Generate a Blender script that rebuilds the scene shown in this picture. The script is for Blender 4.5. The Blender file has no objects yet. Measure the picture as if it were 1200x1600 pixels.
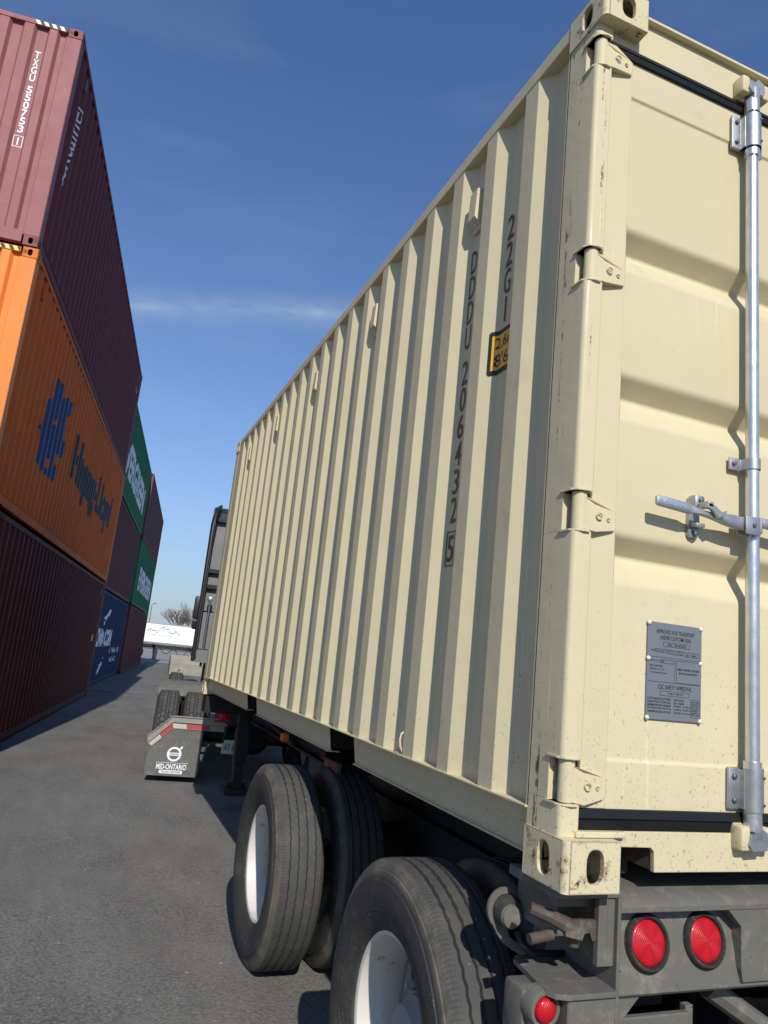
import bpy, bmesh, math, random
from mathutils import Vector, Matrix
from math import sin, cos, pi, radians, atan2, sqrt
random.seed(7)
SC = bpy.context.scene
COL = SC.collection

# ------------------------------------------------------------------ camera
def cam_axes(a, b, c):
    f = Vector((-sin(a)*cos(b), cos(a)*cos(b), sin(b)))
    r0 = Vector((cos(a), sin(a), 0)); u0 = r0.cross(f)
    return r0*cos(c)+u0*sin(c), u0*cos(c)-r0*sin(c), f
CAM_LOC = Vector((-1.126, -1.532, 1.657))
r_, u_, f_ = cam_axes(-0.3623, 0.2013, 0.1031)
cd = bpy.data.cameras.new('camera'); cam = bpy.data.objects.new('camera', cd); COL.objects.link(cam)
M = Matrix((r_, u_, -f_)).transposed().to_4x4(); M.translation = CAM_LOC
cam.matrix_world = M
cd.sensor_fit = 'VERTICAL'; cd.sensor_height = 24.0; cd.sensor_width = 18.0
cd.lens = 24.0*1132.41/1600
cd.clip_start = 0.05; cd.clip_end = 6000
SC.camera = cam

# ------------------------------------------------------------------ sky, sun, exposure
SUN_L = Vector((0.250, 1.32, -1.0)).normalized()          # direction the light travels
w = bpy.data.worlds.new('World'); SC.world = w; w.use_nodes = True
nt = w.node_tree; nt.nodes.clear()
N = nt.nodes.new; LK = nt.links.new
out = N('ShaderNodeOutputWorld'); bg = N('ShaderNodeBackground'); LK(bg.outputs[0], out.inputs[0])
sky = N('ShaderNodeTexSky'); sky.sky_type = 'NISHITA'; sky.sun_disc = False
sky.sun_elevation = radians(36.5); sky.sun_rotation = radians(190.7)
sky.altitude = 100; sky.air_density = 1.0; sky.dust_density = 0.3; sky.ozone_density = 5.0
bg.inputs[1].default_value = 0.098
# faint contrail and thin cirrus, placed by direction on the sky sphere
tc = N('ShaderNodeTexCoord')
p1 = Vector((-0.024, 0.915, 0.403)).normalized(); p2 = Vector((0.26, 0.857, 0.447)).normalized()
nv = p1.cross(p2).normalized()
def vdot(v):
    n = N('ShaderNodeVectorMath'); n.operation = 'DOT_PRODUCT'; LK(tc.outputs['Generated'], n.inputs[0]); n.inputs[1].default_value = v
    return n.outputs['Value']
def mth(op, a, b=None, c=None, clamp=False):
    n = N('ShaderNodeMath'); n.operation = op; n.use_clamp = clamp
    for i, x in enumerate((a, b, c)):
        if x is None: continue
        if isinstance(x, (int, float)): n.inputs[i].default_value = x
        else: LK(x, n.inputs[i])
    return n.outputs[0]
def noise(vec_scale, scale, detail=4):
    mp = N('ShaderNodeMapping'); LK(tc.outputs['Generated'], mp.inputs[0]); mp.inputs['Scale'].default_value = vec_scale
    n = N('ShaderNodeTexNoise'); n.inputs['Scale'].default_value = scale; n.inputs['Detail'].default_value = detail
    LK(mp.outputs[0], n.inputs[0]); return n.outputs['Fac']
wob = mth('MULTIPLY', mth('SUBTRACT', noise((1, 1, 1), 9), 0.5), 0.016)
dist = mth('ABSOLUTE', mth('ADD', vdot(nv), wob))
band = mth('SUBTRACT', 1.0, mth('DIVIDE', dist, 0.034), clamp=True)
band = mth('MULTIPLY', band, band)
front = mth('GREATER_THAN', vdot(Vector((0.1, 1, 0.3)).normalized()), 0.75)
band = mth('MULTIPLY', mth('MULTIPLY', band, front), mth('MULTIPLY_ADD', noise((1, 1, 3), 26, 6), 0.85, -0.08, True))
cir = mth('MULTIPLY', mth('SUBTRACT', noise((1.2, 1, 5.5), 3.2, 7), 0.52, clamp=True), 0.30)
fac = mth('ADD', band, cir, clamp=True)
mx = N('ShaderNodeMix'); mx.data_type = 'RGBA'
# deep clear-air blue overhead, a veil of grey haze towards the horizon all the way round
tn = N('ShaderNodeMix'); tn.data_type = 'RGBA'; tn.blend_type = 'MULTIPLY'; tn.inputs[0].default_value = 1.0
LK(sky.outputs[0], tn.inputs[6]); tn.inputs[7].default_value = (1.04, 1.20, 1.45, 1)
sx = N('ShaderNodeSeparateXYZ'); LK(tc.outputs['Generated'], sx.inputs[0])
hz = mth('POWER', 2.71828, mth('DIVIDE', mth('MAXIMUM', sx.outputs[2], 0.0), -0.18))
hm = N('ShaderNodeMix'); hm.data_type = 'RGBA'; LK(hz, hm.inputs[0]); LK(tn.outputs[2], hm.inputs[6]); hm.inputs[7].default_value = (4.2, 5.15, 5.75, 1)
LK(fac, mx.inputs[0]); LK(hm.outputs[2], mx.inputs[6]); mx.inputs[7].default_value = (4.6, 5.7, 7.0, 1)
LK(mx.outputs[2], bg.inputs[0])
sd = bpy.data.lights.new('sun', 'SUN'); so = bpy.data.objects.new('sun', sd); COL.objects.link(so)
sd.energy = 4.55; sd.angle = radians(0.53); sd.color = (1.0, 0.955, 0.88)
so.rotation_euler = SUN_L.to_track_quat('-Z', 'Y').to_euler(); so.location = (-5, -20, 18)
SC.view_settings.view_transform = 'Standard'; SC.view_settings.look = 'None'
SC.view_settings.gamma = 1; SC.view_settings.exposure = 0.0; SC.view_settings.use_curve_mapping = False

# ------------------------------------------------------------------ materials
class NT:
    def __init__(s, name):
        s.m = bpy.data.materials.new(name); s.m.use_nodes = True; s.t = s.m.node_tree
        s.b = s.t.nodes['Principled BSDF']; s.co = s.n('ShaderNodeTexCoord').outputs['Object']
    def n(s, k): return s.t.nodes.new(k)
    def l(s, a, b): s.t.links.new(a, b)
    def mapv(s, sc):
        m = s.n('ShaderNodeMapping'); s.l(s.co, m.inputs[0]); m.inputs['Scale'].default_value = sc if not isinstance(sc, (int, float)) else (sc,)*3
        return m.outputs[0]
    def noise(s, sc, scale=1.0, detail=3, rough=0.55):
        n = s.n('ShaderNodeTexNoise'); n.inputs['Scale'].default_value = scale; n.inputs['Detail'].default_value = detail; n.inputs['Roughness'].default_value = rough
        s.l(s.mapv(sc), n.inputs[0]); return n.outputs['Fac']
    def voro(s, sc):
        n = s.n('ShaderNodeTexVoronoi'); n.inputs['Scale'].default_value = 1.0; s.l(s.mapv(sc), n.inputs[0]); return n
    def math(s, op, a, b=None, c=None, clamp=False):
        n = s.n('ShaderNodeMath'); n.operation = op; n.use_clamp = clamp
        for i, x in enumerate((a, b, c)):
            if x is None: continue
            if isinstance(x, (int, float)): n.inputs[i].default_value = x
            else: s.l(x, n.inputs[i])
        return n.outputs[0]
    def ramp(s, x, lo, hi):      # smooth 0..1
        n = s.n('ShaderNodeMapRange'); n.inputs[1].default_value = lo; n.inputs[2].default_value = hi; n.clamp = True
        s.l(x, n.inputs[0]); return n.outputs[0]
    def mix(s, fac, a, b):
        n = s.n('ShaderNodeMix'); n.data_type = 'RGBA'
        if isinstance(fac, (int, float)): n.inputs[0].default_value = fac
        else: s.l(fac, n.inputs[0])
        for i, x in ((6, a), (7, b)):
            if isinstance(x, tuple): n.inputs[i].default_value = (*x, 1)
            else: s.l(x, n.inputs[i])
        return n.outputs[2]
    def axis(s, i):
        n = s.n('ShaderNodeSeparateXYZ'); s.l(s.co, n.inputs[0]); return n.outputs[i]
    def bump(s, h, strength=0.2, dist=0.01, bevel=0):
        n = s.n('ShaderNodeBump'); n.inputs['Strength'].default_value = strength; n.inputs['Distance'].default_value = dist
        s.l(h, n.inputs['Height'])
        if bevel:
            b = s.n('ShaderNodeBevel'); b.samples = 4; b.inputs[0].default_value = bevel; s.l(b.outputs[0], n.inputs['Normal'])
        s.l(n.outputs[0], s.b.inputs['Normal'])
    def out(s, col, rough=0.5, metal=0.0, spec=0.5):
        if isinstance(col, tuple): s.b.inputs['Base Color'].default_value = (*col, 1)
        else: s.l(col, s.b.inputs['Base Color'])
        if isinstance(rough, (int, float)): s.b.inputs['Roughness'].default_value = rough
        else: s.l(rough, s.b.inputs['Roughness'])
        s.b.inputs['Metallic'].default_value = metal
        s.b.inputs['Specular IOR Level'].default_value = spec
        return s.m
def tint(c, k): return tuple(min(1, x*k) for x in c)

def paint(name, c, rough=0.5, var=0.12, spots=0.0, spot_col=(0.16, 0.12, 0.08), rust=0.0, streak=0.0, spec=0.5, bevel=0):
    s = NT(name)
    col = s.mix(s.noise(1.3, detail=5), tint(c, 1-var), tint(c, 1+var))
    if streak:
        st = s.ramp(s.noise((6, 6, 0.45), detail=6, rough=0.65), 0.50, 0.76)
        col = s.mix(s.math('MULTIPLY', st, streak), col, tint(c, 0.55))
    if spots:
        a = s.ramp(s.noise(90, detail=2), 0.66, 0.74); b = s.ramp(s.noise(2.2), 0.42, 0.7)
        col = s.mix(s.math('MULTIPLY', s.math('MULTIPLY', a, b), spots), col, spot_col)
    if rust:
        r = s.ramp(s.noise(7, detail=8, rough=0.75), 0.62-0.12*rust, 0.68-0.1*rust)
        col = s.mix(s.math('MULTIPLY', r, 0.85), col, (0.13, 0.055, 0.025))
    s.bump(s.math('ADD', s.math('MULTIPLY', s.noise(1.3, detail=2), 2.5), s.noise(6, detail=2)), 0.3, 0.015, bevel)
    return s.out(col, s.math('MULTIPLY_ADD', s.noise(4), 0.25, rough-0.12), spec=spec)

def beige_paint(name, rust=False, dirt=1.0, bevel=0.004, scrape=0.28):
    s = NT(name); c = (0.585, 0.512, 0.328)
    col = s.mix(s.noise(0.9, detail=5), tint(c, 0.94), tint(c, 1.05))
    z = s.axis(2)
    low = s.ramp(z, 1.5, -0.1)
    # fine road dirt, thicker towards the floor; and a few larger flecks
    thr = s.math('MULTIPLY_ADD', low, -0.20, 0.77)
    sp = s.math('MULTIPLY', s.math('SUBTRACT', s.noise(110, detail=3), thr), 9, clamp=True)
    col = s.mix(s.math('MULTIPLY', sp, 0.65*dirt), col, (0.20, 0.14, 0.08))
    fl = s.math('MULTIPLY', s.math('SUBTRACT', s.noise(38, detail=2), s.math('MULTIPLY_ADD', low, -0.075, 0.78)), 22, clamp=True)
    col = s.mix(s.math('MULTIPLY', fl, 0.6*dirt), col, (0.15, 0.10, 0.06))
    # long scrapes
    sc = s.math('MULTIPLY', s.ramp(s.noise((60, 60, 0.9), detail=3), 0.69-scrape*0.07, 0.73-scrape*0.07), s.ramp(s.noise(2.0), 0.5-scrape*0.1, 0.6-scrape*0.1))
    col = s.mix(s.math('MULTIPLY', sc, scrape), col, (0.78, 0.73, 0.62))
    if scrape > 0.3:                                       # chips and gouges in a few upright lines
        gm = s.ramp(s.noise((45, 45, 1.2), detail=2), 0.57, 0.61)
        gz = s.ramp(s.noise((30, 30, 14), detail=7, rough=0.8), 0.50, 0.56)
        col = s.mix(s.math('MULTIPLY', s.math('MULTIPLY', gm, gz), 0.9), col, (0.06, 0.045, 0.04))
    if rust:
        r = s.ramp(s.noise(13, detail=8, rough=0.8), 0.55, 0.60)
        col = s.mix(s.math('MULTIPLY', r, 0.55), col, (0.20, 0.09, 0.045))
        r2 = s.ramp(s.noise(26, detail=6, rough=0.8), 0.61, 0.64)
        col = s.mix(r2, col, (0.05, 0.028, 0.02))
    st = s.math('MULTIPLY', s.ramp(s.noise((7, 7, 0.8), detail=6, rough=0.65), 0.55, 0.80), 0.16)
    col = s.mix(st, col, (0.40, 0.31, 0.18))
    blot = s.math('MULTIPLY', s.ramp(s.noise(5.5, detail=2), 0.72, 0.77), 0.14)
    col = s.mix(blot, col, (0.30, 0.24, 0.15))
    h = s.math('ADD', s.math('MULTIPLY', s.noise(1.7, detail=2), 2.2), s.math('MULTIPLY', s.noise(7, detail=3), 0.5))
    s.bump(h, 0.35, 0.015, bevel)
    return s.out(col, s.math('MULTIPLY_ADD', s.noise(3), 0.2, 0.42), spec=0.16)

def asphalt():
    s = NT('asphalt')
    big = s.noise(0.22, detail=6); mid = s.noise((2.2, 0.8, 1), detail=6, rough=0.65)
    col = s.mix(s.ramp(big, 0.3, 0.7), (0.150, 0.146, 0.130), (0.192, 0.184, 0.163))
    col = s.mix(s.math('MULTIPLY', s.ramp(mid, 0.42, 0.70), 0.6), col, (0.088, 0.084, 0.077))
    def cells(sc):
        v = s.voro(sc); sp = s.n('ShaderNodeSeparateXYZ'); s.l(v.outputs['Color'], sp.inputs[0]); return v.outputs['Distance'], sp.outputs[0]
    d1, r1 = cells(62); d2, r2 = cells(140)
    rough_p = s.ramp(s.noise(1.1, detail=4), 0.35, 0.65)      # smoother and coarser patches of surfacing
    stone = s.math('MULTIPLY', s.ramp(r1, 0.55, 0.95), s.ramp(d1, 0.62, 0.30))
    stone2 = s.math('MULTIPLY', s.ramp(r2, 0.60, 0.9), s.ramp(d2, 0.6, 0.3))
    col = s.mix(s.math('MULTIPLY', s.ramp(d1, 0.45, 0.75), s.math('MULTIPLY_ADD', rough_p, 0.38, 0.16)), col, (0.045, 0.044, 0.042))
    col = s.mix(s.math('MULTIPLY', stone, s.math('MULTIPLY_ADD', rough_p, 0.30, 0.12)), col, (0.27, 0.255, 0.23))
    col = s.mix(s.math('MULTIPLY', stone2, 0.25), col, (0.24, 0.23, 0.21))
    col = s.mix(s.math('MULTIPLY', s.ramp(s.noise(26, detail=3), 0.66, 0.72), 0.35), col, (0.04, 0.04, 0.04))
    d3, r3 = cells(16)
    col = s.mix(s.math('MULTIPLY', s.ramp(r3, 0.975, 0.995), s.ramp(d3, 0.20, 0.10)), col, (0.34, 0.32, 0.29))
    agg = s.math('SUBTRACT', 1.0, d1); fine = s.noise(95, detail=4, rough=0.75)
    # stained wheel paths and a sealed joint
    col = s.mix(s.math('MULTIPLY', s.ramp(s.noise((0.5, 0.09, 1), detail=4), 0.56, 0.70), 0.35), col, (0.05, 0.05, 0.05))
    col = s.mix(s.math('MULTIPLY', s.ramp(s.noise((6.0, 0.35, 1), detail=6, rough=0.6), 0.58, 0.74), 0.22), col, (0.21, 0.20, 0.185))
    col = s.mix(s.math('MULTIPLY', s.ramp(s.noise(0.75, detail=3), 0.70, 0.76), 0.4), col, (0.05, 0.048, 0.046))
    y = s.axis(1); x = s.axis(0)
    wv = s.math('MULTIPLY', s.noise(0.9, detail=5), 1.2)
    for yy, w_ in ((21.6, 0.10), (49.0, 0.3), (13.1, 0.012)):
        j = s.ramp(s.math('ABSOLUTE', s.math('SUBTRACT', s.math('ADD', y, wv), yy)), w_, w_*0.4)
        col = s.mix(s.math('MULTIPLY', j, 0.75), col, (0.035, 0.034, 0.034))
    h = s.math('ADD', s.math('MULTIPLY', agg, 0.6), s.math('MULTIPLY', fine, 0.8))
    s.bump(h, 0.6, 0.008)
    return s.out(col, 0.85, spec=0.35)

def rubber(name, c=(0.056, 0.055, 0.052), dust=(0.17, 0.145, 0.105), amount=0.85):
    s = NT(name)
    col = s.mix(s.noise(14, detail=5), tint(c, 0.75), tint(c, 1.35))
    r = s.n('ShaderNodeSeparateXYZ'); s.l(s.co, r.inputs[0])
    rad = s.math('SQRT', s.math('ADD', s.math('POWER', r.outputs[1], 2), s.math('POWER', r.outputs[2], 2)))
    if name.endswith('tyre_rubber'): rad = s.math('MULTIPLY_ADD', rad, 0.202/0.228, 0.288-0.288*0.202/0.228)
    col = s.mix(s.ramp(rad, 0.462, 0.448), col, tint(c, 0.62))                     # sidewall rubber is darker than the tread
    xx = s.math('ABSOLUTE', r.outputs[0])
    sh = s.math('MULTIPLY', s.math('MULTIPLY', s.ramp(rad, 0.436, 0.452), s.ramp(rad, 0.4865, 0.478)), s.ramp(xx, 0.092, 0.099))
    d = s.math('MULTIPLY', s.math('MULTIPLY', sh, s.ramp(s.noise(8, detail=7, rough=0.7), 0.32, 0.60)), amount)
    col = s.mix(d, col, dust)
    scuff = s.math('MULTIPLY', s.ramp(s.noise((5, 9, 9), detail=7, rough=0.7), 0.50, 0.72), 0.45)
    col = s.mix(scuff, col, tint(dust, 0.75))
    sp = s.math('MULTIPLY', s.ramp(s.noise((22, 60, 60), detail=3), 0.70, 0.74), 0.5)
    col = s.mix(sp, col, (0.30, 0.28, 0.25))
    an = s.math('ARCTAN2', r.outputs[1], r.outputs[2])
    sip = s.math('MULTIPLY', s.math('GREATER_THAN', s.math('SINE', s.math('MULTIPLY', an, 230.0)), 0.55), s.math('MULTIPLY', s.ramp(xx, 0.078, 0.086), s.ramp(rad, 0.462, 0.472)))
    hair = s.math('MULTIPLY', s.ramp(s.noise((40, 75, 75), detail=1), 0.70, 0.73), s.ramp(rad, 0.452, 0.440))
    col = s.mix(s.math('MULTIPLY', sip, 0.35), col, (0.02, 0.02, 0.02))
    col = s.mix(s.math('MULTIPLY', hair, 0.35), col, (0.16, 0.15, 0.14))
    ringr = s.math('MULTIPLY', s.math('SINE', s.math('MULTIPLY', rad, 420.0)), s.math('MULTIPLY', s.ramp(rad, 0.335, 0.345), s.ramp(rad, 0.362, 0.352)))
    hgt = s.math('ADD', s.noise(70, detail=3), s.math('MULTIPLY', s.noise((260, 30, 30), detail=1), 0.4))
    hgt = s.math('ADD', s.math('SUBTRACT', hgt, s.math('MULTIPLY', sip, 0.8)), s.math('ADD', s.math('MULTIPLY', ringr, 0.5), s.math('MULTIPLY', hair, 0.6)))
    s.bump(hgt, 0.4, 0.005)
    return s.out(col, 0.72, spec=0.35)

def galv(name, c=(0.55, 0.56, 0.57), rough=0.38):
    s = NT(name)
    col = s.mix(s.noise(24, detail=4), tint(c, 0.78), tint(c, 1.25))
    s.bump(s.noise(60, detail=3), 0.15, 0.003, 0.0015)
    return s.out(col, s.math('MULTIPLY_ADD', s.noise(30), 0.25, rough-0.1), metal=0.85)

def steel(name, c=(0.10, 0.097, 0.09), dusty=0.5, rough=0.6, bevel=0.003):
    s = NT(name)
    col = s.mix(s.noise(5, detail=6, rough=0.65), tint(c, 0.75), tint(c, 1.25))
    col = s.mix(s.math('MULTIPLY', s.ramp(s.noise((14, 14, 14), detail=7, rough=0.7), 0.52, 0.72), dusty), col, (0.24, 0.215, 0.18))
    col = s.mix(s.ramp(s.noise(60, detail=3), 0.70, 0.76), col, (0.025, 0.02, 0.018))
    s.bump(s.noise(30, detail=4), 0.25, 0.004, bevel)
    return s.out(col, rough, spec=0.4)

def lens(name, c):
    s = NT(name)
    vec = s.n('ShaderNodeVectorMath'); vec.operation = 'LENGTH'; s.l(s.mapv((1, 0.0, 1)), vec.inputs[0])
    rings = s.math('SINE', s.math('MULTIPLY', vec.outputs['Value'], 1250))
    sp = s.n('ShaderNodeSeparateXYZ'); s.l(s.co, sp.inputs[0])
    ang = s.math('ARCTAN2', sp.outputs[2], sp.outputs[0])
    wedge = s.math('MULTIPLY', s.math('SINE', s.math('MULTIPLY', ang, 6.0)), 0.5)
    col = s.mix(s.math('MULTIPLY_ADD', s.math('ADD', s.math('MULTIPLY', rings, 0.5), wedge), 0.35, 0.5, True), tint(c, 0.62), tint(c, 1.25))
    s.bump(s.math('ADD', rings, s.math('MULTIPLY', wedge, 1.2)), 0.5, 0.0009)
    s.b.inputs['Coat Weight'].default_value = 0.25; s.b.inputs['Coat Roughness'].default_value = 0.12
    return s.out(col, 0.4, spec=0.35)

def concrete(name='concrete'):
    s = NT(name)
    col = s.mix(s.noise(2.2, detail=7, rough=0.65), (0.20, 0.18, 0.15), (0.36, 0.335, 0.29))
    col = s.mix(s.ramp(s.noise(17, detail=3), 0.62, 0.72), col, (0.10, 0.09, 0.08))
    s.bump(s.noise(24, detail=6), 0.6, 0.02)
    return s.out(col, 0.9, spec=0.3)

MB_ = {}
MB_['beige'] = beige_paint('beige_paint')
MB_['beige_post'] = beige_paint('beige_post_paint', scrape=0.75)
MB_['beige_rust'] = beige_paint('beige_paint_rusty', rust=True, bevel=0.006)
MB_['gasket'] = paint('black_rubber_gasket', (0.010, 0.011, 0.012), 0.55, 0.2, spec=0.25)
MB_['ink'] = paint('red_brown_ink', (0.055, 0.020, 0.016), 0.5)
MB_['white_ink'] = paint('white_ink', (0.74, 0.75, 0.77), 0.6)
MB_['black_ink'] = paint('black_ink', (0.015, 0.016, 0.02), 0.6)
MB_['blue_ink'] = paint('navy_ink', (0.012, 0.03, 0.12), 0.6)
MB_['yellow'] = paint('yellow_sticker', (0.80, 0.42, 0.02), 0.5)
MB_['yellow_tape'] = paint('yellow_tape', (0.80, 0.62, 0.06), 0.5)
MB_['pale_tape'] = paint('pale_tape', (0.80, 0.76, 0.50), 0.5)
MB_['galv'] = galv('galvanised_steel', (0.40, 0.41, 0.42), 0.48)
MB_['galv_bar'] = galv('galvanised_bar', (0.62, 0.63, 0.65), 0.34)
MB_['bolt'] = galv('dark_bolt', (0.16, 0.165, 0.18), 0.5)
MB_['plate'] = paint('grey_plate', (0.15, 0.165, 0.185), 0.42, 0.1)
MB_['rivet'] = paint('pale_rivet', (0.66, 0.62, 0.50), 0.5)
MB_['steel'] = steel('chassis_grey_paint', (0.118, 0.112, 0.094), 0.75)
MB_['steel_dark'] = steel('chassis_black_steel', (0.013, 0.0125, 0.012), 0.06)
MB_['rusty'] = steel('rusty_steel', (0.075, 0.055, 0.042), 0.7, 0.75)
MB_['asphalt'] = asphalt()
MB_['tyre'] = rubber('tyre_rubber')
MB_['tyre_drive'] = rubber('drive_tyre_rubber', (0.05, 0.049, 0.048), amount=0.3)
MB_['rim'] = paint('white_rim_paint', (0.60, 0.575, 0.52), 0.5, 0.14, spots=1.0, spot_col=(0.22, 0.14, 0.08), rust=-0.12, streak=0.5)
MB_['disc_shaded_dirty'] = paint('shaded_dirty_wheel_disc', (0.26, 0.25, 0.235), 0.6, 0.2, spots=1.0, rust=0.2)  # base greyed for the shade deep in the dish, plus dirt spots and rust
MB_['black_plastic'] = paint('black_plastic', (0.012, 0.013, 0.016), 0.5, 0.2)
MB_['red_lens'] = lens('red_lens', (0.46, 0.003, 0.010))
MB_['amber_lens'] = lens('amber_lens', (0.85, 0.22, 0.01))
MB_['grommet'] = rubber('grommet_rubber', (0.035, 0.033, 0.030))
MB_['concrete'] = concrete()
MB_['apron'] = paint('pale_apron', (0.24, 0.235, 0.225), 0.9, 0.25, spots=0.5, streak=0.3, spec=0.3)
MB_['flap'] = steel('mud_flap_rubber', (0.115, 0.113, 0.102), 0.75, 0.85)
MB_['alu'] = steel('dull_aluminium', (0.26, 0.245, 0.21), 0.3, 0.45)
MB_['red_tape'] = paint('red_reflective_tape', (0.36, 0.055, 0.055), 0.5, 0.2, streak=0.4)
MB_['white_tape'] = paint('white_reflective_tape', (0.46, 0.44, 0.38), 0.5, 0.2, streak=0.4)
MB_['trailer_white'] = paint('white_trailer_skin', (0.80, 0.81, 0.82), 0.45, 0.03)
MB_['grey_ink'] = paint('grey_ink', (0.10, 0.105, 0.11), 0.6)
MB_['bark'] = paint('bark', (0.16, 0.115, 0.09), 0.9, 0.25)
MB_['cab'] = paint('cab_paint', (0.02, 0.024, 0.03), 0.35, 0.1)
MB_['cab_grey'] = paint('cab_back_grey', (0.15, 0.152, 0.148), 0.5, 0.15)
MB_['glass'] = paint('mirror_glass', (0.02, 0.025, 0.03), 0.1)
MB_['chrome'] = galv('chrome', (0.75, 0.75, 0.76), 0.2)

# ------------------------------------------------------------------ mesh builder
class MB:
    def __init__(s): s.bm = bmesh.new(); s.T = None
    def v(s, p):
        p = Vector(p)
        return s.bm.verts.new(s.T(p) if s.T else p)
    def f(s, vs):
        try: return s.bm.faces.new(vs)
        except ValueError: return None
    def poly(s, pts): return s.f([s.v(p) for p in pts])
    def box(s, x0, x1, y0, y1, z0, z1):
        c = [s.v((x, y, z)) for z in (z0, z1) for y in (y0, y1) for x in (x0, x1)]
        for q in ((0, 2, 3, 1), (4, 5, 7, 6), (0, 1, 5, 4), (2, 6, 7, 3), (0, 4, 6, 2), (1, 3, 7, 5)): s.f([c[i] for i in q])
        return s
    def rbox(s, x0, x1, y0, y1, z0, z1, b=0.005):      # chamfered box
        g = bmesh.new(); c = [g.verts.new((x, y, z)) for z in (z0, z1) for y in (y0, y1) for x in (x0, x1)]
        for q in ((0, 2, 3, 1), (4, 5, 7, 6), (0, 1, 5, 4), (2, 6, 7, 3), (0, 4, 6, 2), (1, 3, 7, 5)): g.faces.new([c[i] for i in q])
        bmesh.ops.bevel(g, geom=list(g.edges), offset=b, segments=2, affect='EDGES', profile=0.5)
        g.verts.index_update(); vs = [s.v(v.co) for v in g.verts]
        for f in g.faces: s.f([vs[v.index] for v in f.verts])
        g.free(); return s
    def prism(s, pts, axis, a, b):                      # pts in the other two axes (cyclic order)
        def P(u, v, t): return {'x': (t, u, v), 'y': (u, t, v), 'z': (u, v, t)}[axis]
        A = [s.v(P(u, v, a)) for u, v in pts]; B = [s.v(P(u, v, b)) for u, v in pts]
        n = len(pts)
        for i in range(n): s.f((A[i], A[(i+1) % n], B[(i+1) % n], B[i]))
        s.f(A); s.f(B[::-1]); return s
    def strip(s, pts, axis, ts):                        # open polyline extruded through stations
        def P(u, v, t): return {'x': (t, u, v), 'y': (u, t, v), 'z': (u, v, t)}[axis]
        rows = [[s.v(P(u, v, t)) for u, v in pts] for t in ts]
        for r0, r1 in zip(rows, rows[1:]):
            for i in range(len(pts)-1): s.f((r0[i], r0[i+1], r1[i+1], r1[i]))
        return s
    def tube(s, pts, r, n=10, cap=True):
        pts = [Vector(p) for p in pts]; rs = r if isinstance(r, (list, tuple)) else [r]*len(pts)
        rings = []; up = None
        for i, p in enumerate(pts):
            d = (pts[min(i+1, len(pts)-1)]-pts[max(i-1, 0)]).normalized()
            if up is None: up = d.orthogonal().normalized()
            a = (up - d*up.dot(d)).normalized(); up = a; b = d.cross(a)
            rings.append([s.v(p+(a*cos(2*pi*k/n)+b*sin(2*pi*k/n))*rs[i]) for k in range(n)])
        for q0, q1 in zip(rings, rings[1:]):
            for k in range(n): s.f((q0[k], q0[(k+1) % n], q1[(k+1) % n], q1[k]))
        if cap: s.f(rings[0][::-1]); s.f(rings[-1])
        return s
    def lathe(s, prof, c, axis='x', n=32, skip=None, closed=False):
        rings = []
        for k in range(n):
            t = 2*pi*k/n
            ring = []
            for a, r in prof:
                u, v = r*cos(t), r*sin(t)
                p = {'x': (a, u, v), 'y': (u, a, v), 'z': (u, v, a)}[axis]
                ring.append(s.v((p[0]+c[0], p[1]+c[1], p[2]+c[2])))
            rings.append(ring)
        m = len(prof)
        for k in range(n):
            r0, r1 = rings[k], rings[(k+1) % n]
            for i in range(m if closed else m-1):
                if skip and skip(k, i): continue
                s.f((r0[i], r0[(i+1) % m], r1[(i+1) % m], r1[i]))
        return s
    def disc(s, c, axis, r, n=24):
        s.poly([{'x': (c[0], c[1]+r*cos(t), c[2]+r*sin(t)), 'y': (c[0]+r*cos(t), c[1], c[2]+r*sin(t)), 'z': (c[0]+r*cos(t), c[1]+r*sin(t), c[2])}[axis]
                for t in (2*pi*k/n for k in range(n))]); return s
    def holed(s, o, u, v, w_, h_, cu, cv, hu, hv, depth, nrm, p=2.8):   # plate with an oval hole and its inner wall
        o, u, v, nrm = map(Vector, (o, u, v, nrm))
        ang = [2*pi*k/24 for k in range(24)]+[atan2(y-cv, x-cu) % (2*pi) for x in (0, w_) for y in (0, h_)]
        ang = sorted(set(round(a, 4) for a in ang))
        O, I, D = [], [], []
        for t in ang:
            c, d = cos(t), sin(t)
            k = min(((w_-cu)/c if c > 1e-6 else cu/-c if c < -1e-6 else 9), ((h_-cv)/d if d > 1e-6 else cv/-d if d < -1e-6 else 9))
            q = (abs(c/hu)**p+abs(d/hv)**p)**(-1/p)
            O.append(s.v(o+u*(cu+k*c)+v*(cv+k*d))); I.append(s.v(o+u*(cu+q*c)+v*(cv+q*d)))
            D.append(s.v(o+u*(cu+q*c)+v*(cv+q*d)+nrm*depth))
        n = len(ang)
        for i in range(n):
            j = (i+1) % n; s.f((O[i], O[j], I[j], I[i])); s.f((I[i], I[j], D[j], D[i]))
        return s
    def build(s, name, mat, parent=None, off=(0, 0, 0), smooth=0, label=None, shared=False):
        bmesh.ops.recalc_face_normals(s.bm, faces=list(s.bm.faces))
        me = bpy.data.meshes.new(name)
        if off != (0, 0, 0): bmesh.ops.translate(s.bm, verts=list(s.bm.verts), vec=-Vector(off))
        s.bm.to_mesh(me); s.bm.free()
        me.materials.append(MB_[mat] if isinstance(mat, str) else mat)
        if smooth:
            for pl in me.polygons: pl.use_smooth = True
            me.set_sharp_from_angle(angle=radians(smooth))
        o = bpy.data.objects.new(name, me); COL.objects.link(o)
        if parent: o.parent = parent
        if label: o['label'] = label
        return o
def thing(name, label, cat, loc=(0, 0, 0), rz=0.0, group=None):
    o = bpy.data.objects.new(name, None); COL.objects.link(o); o.empty_display_size = 0.3
    o.location = loc; o.rotation_euler = (0, 0, rz); tagt(o, label, cat, group); return o
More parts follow.
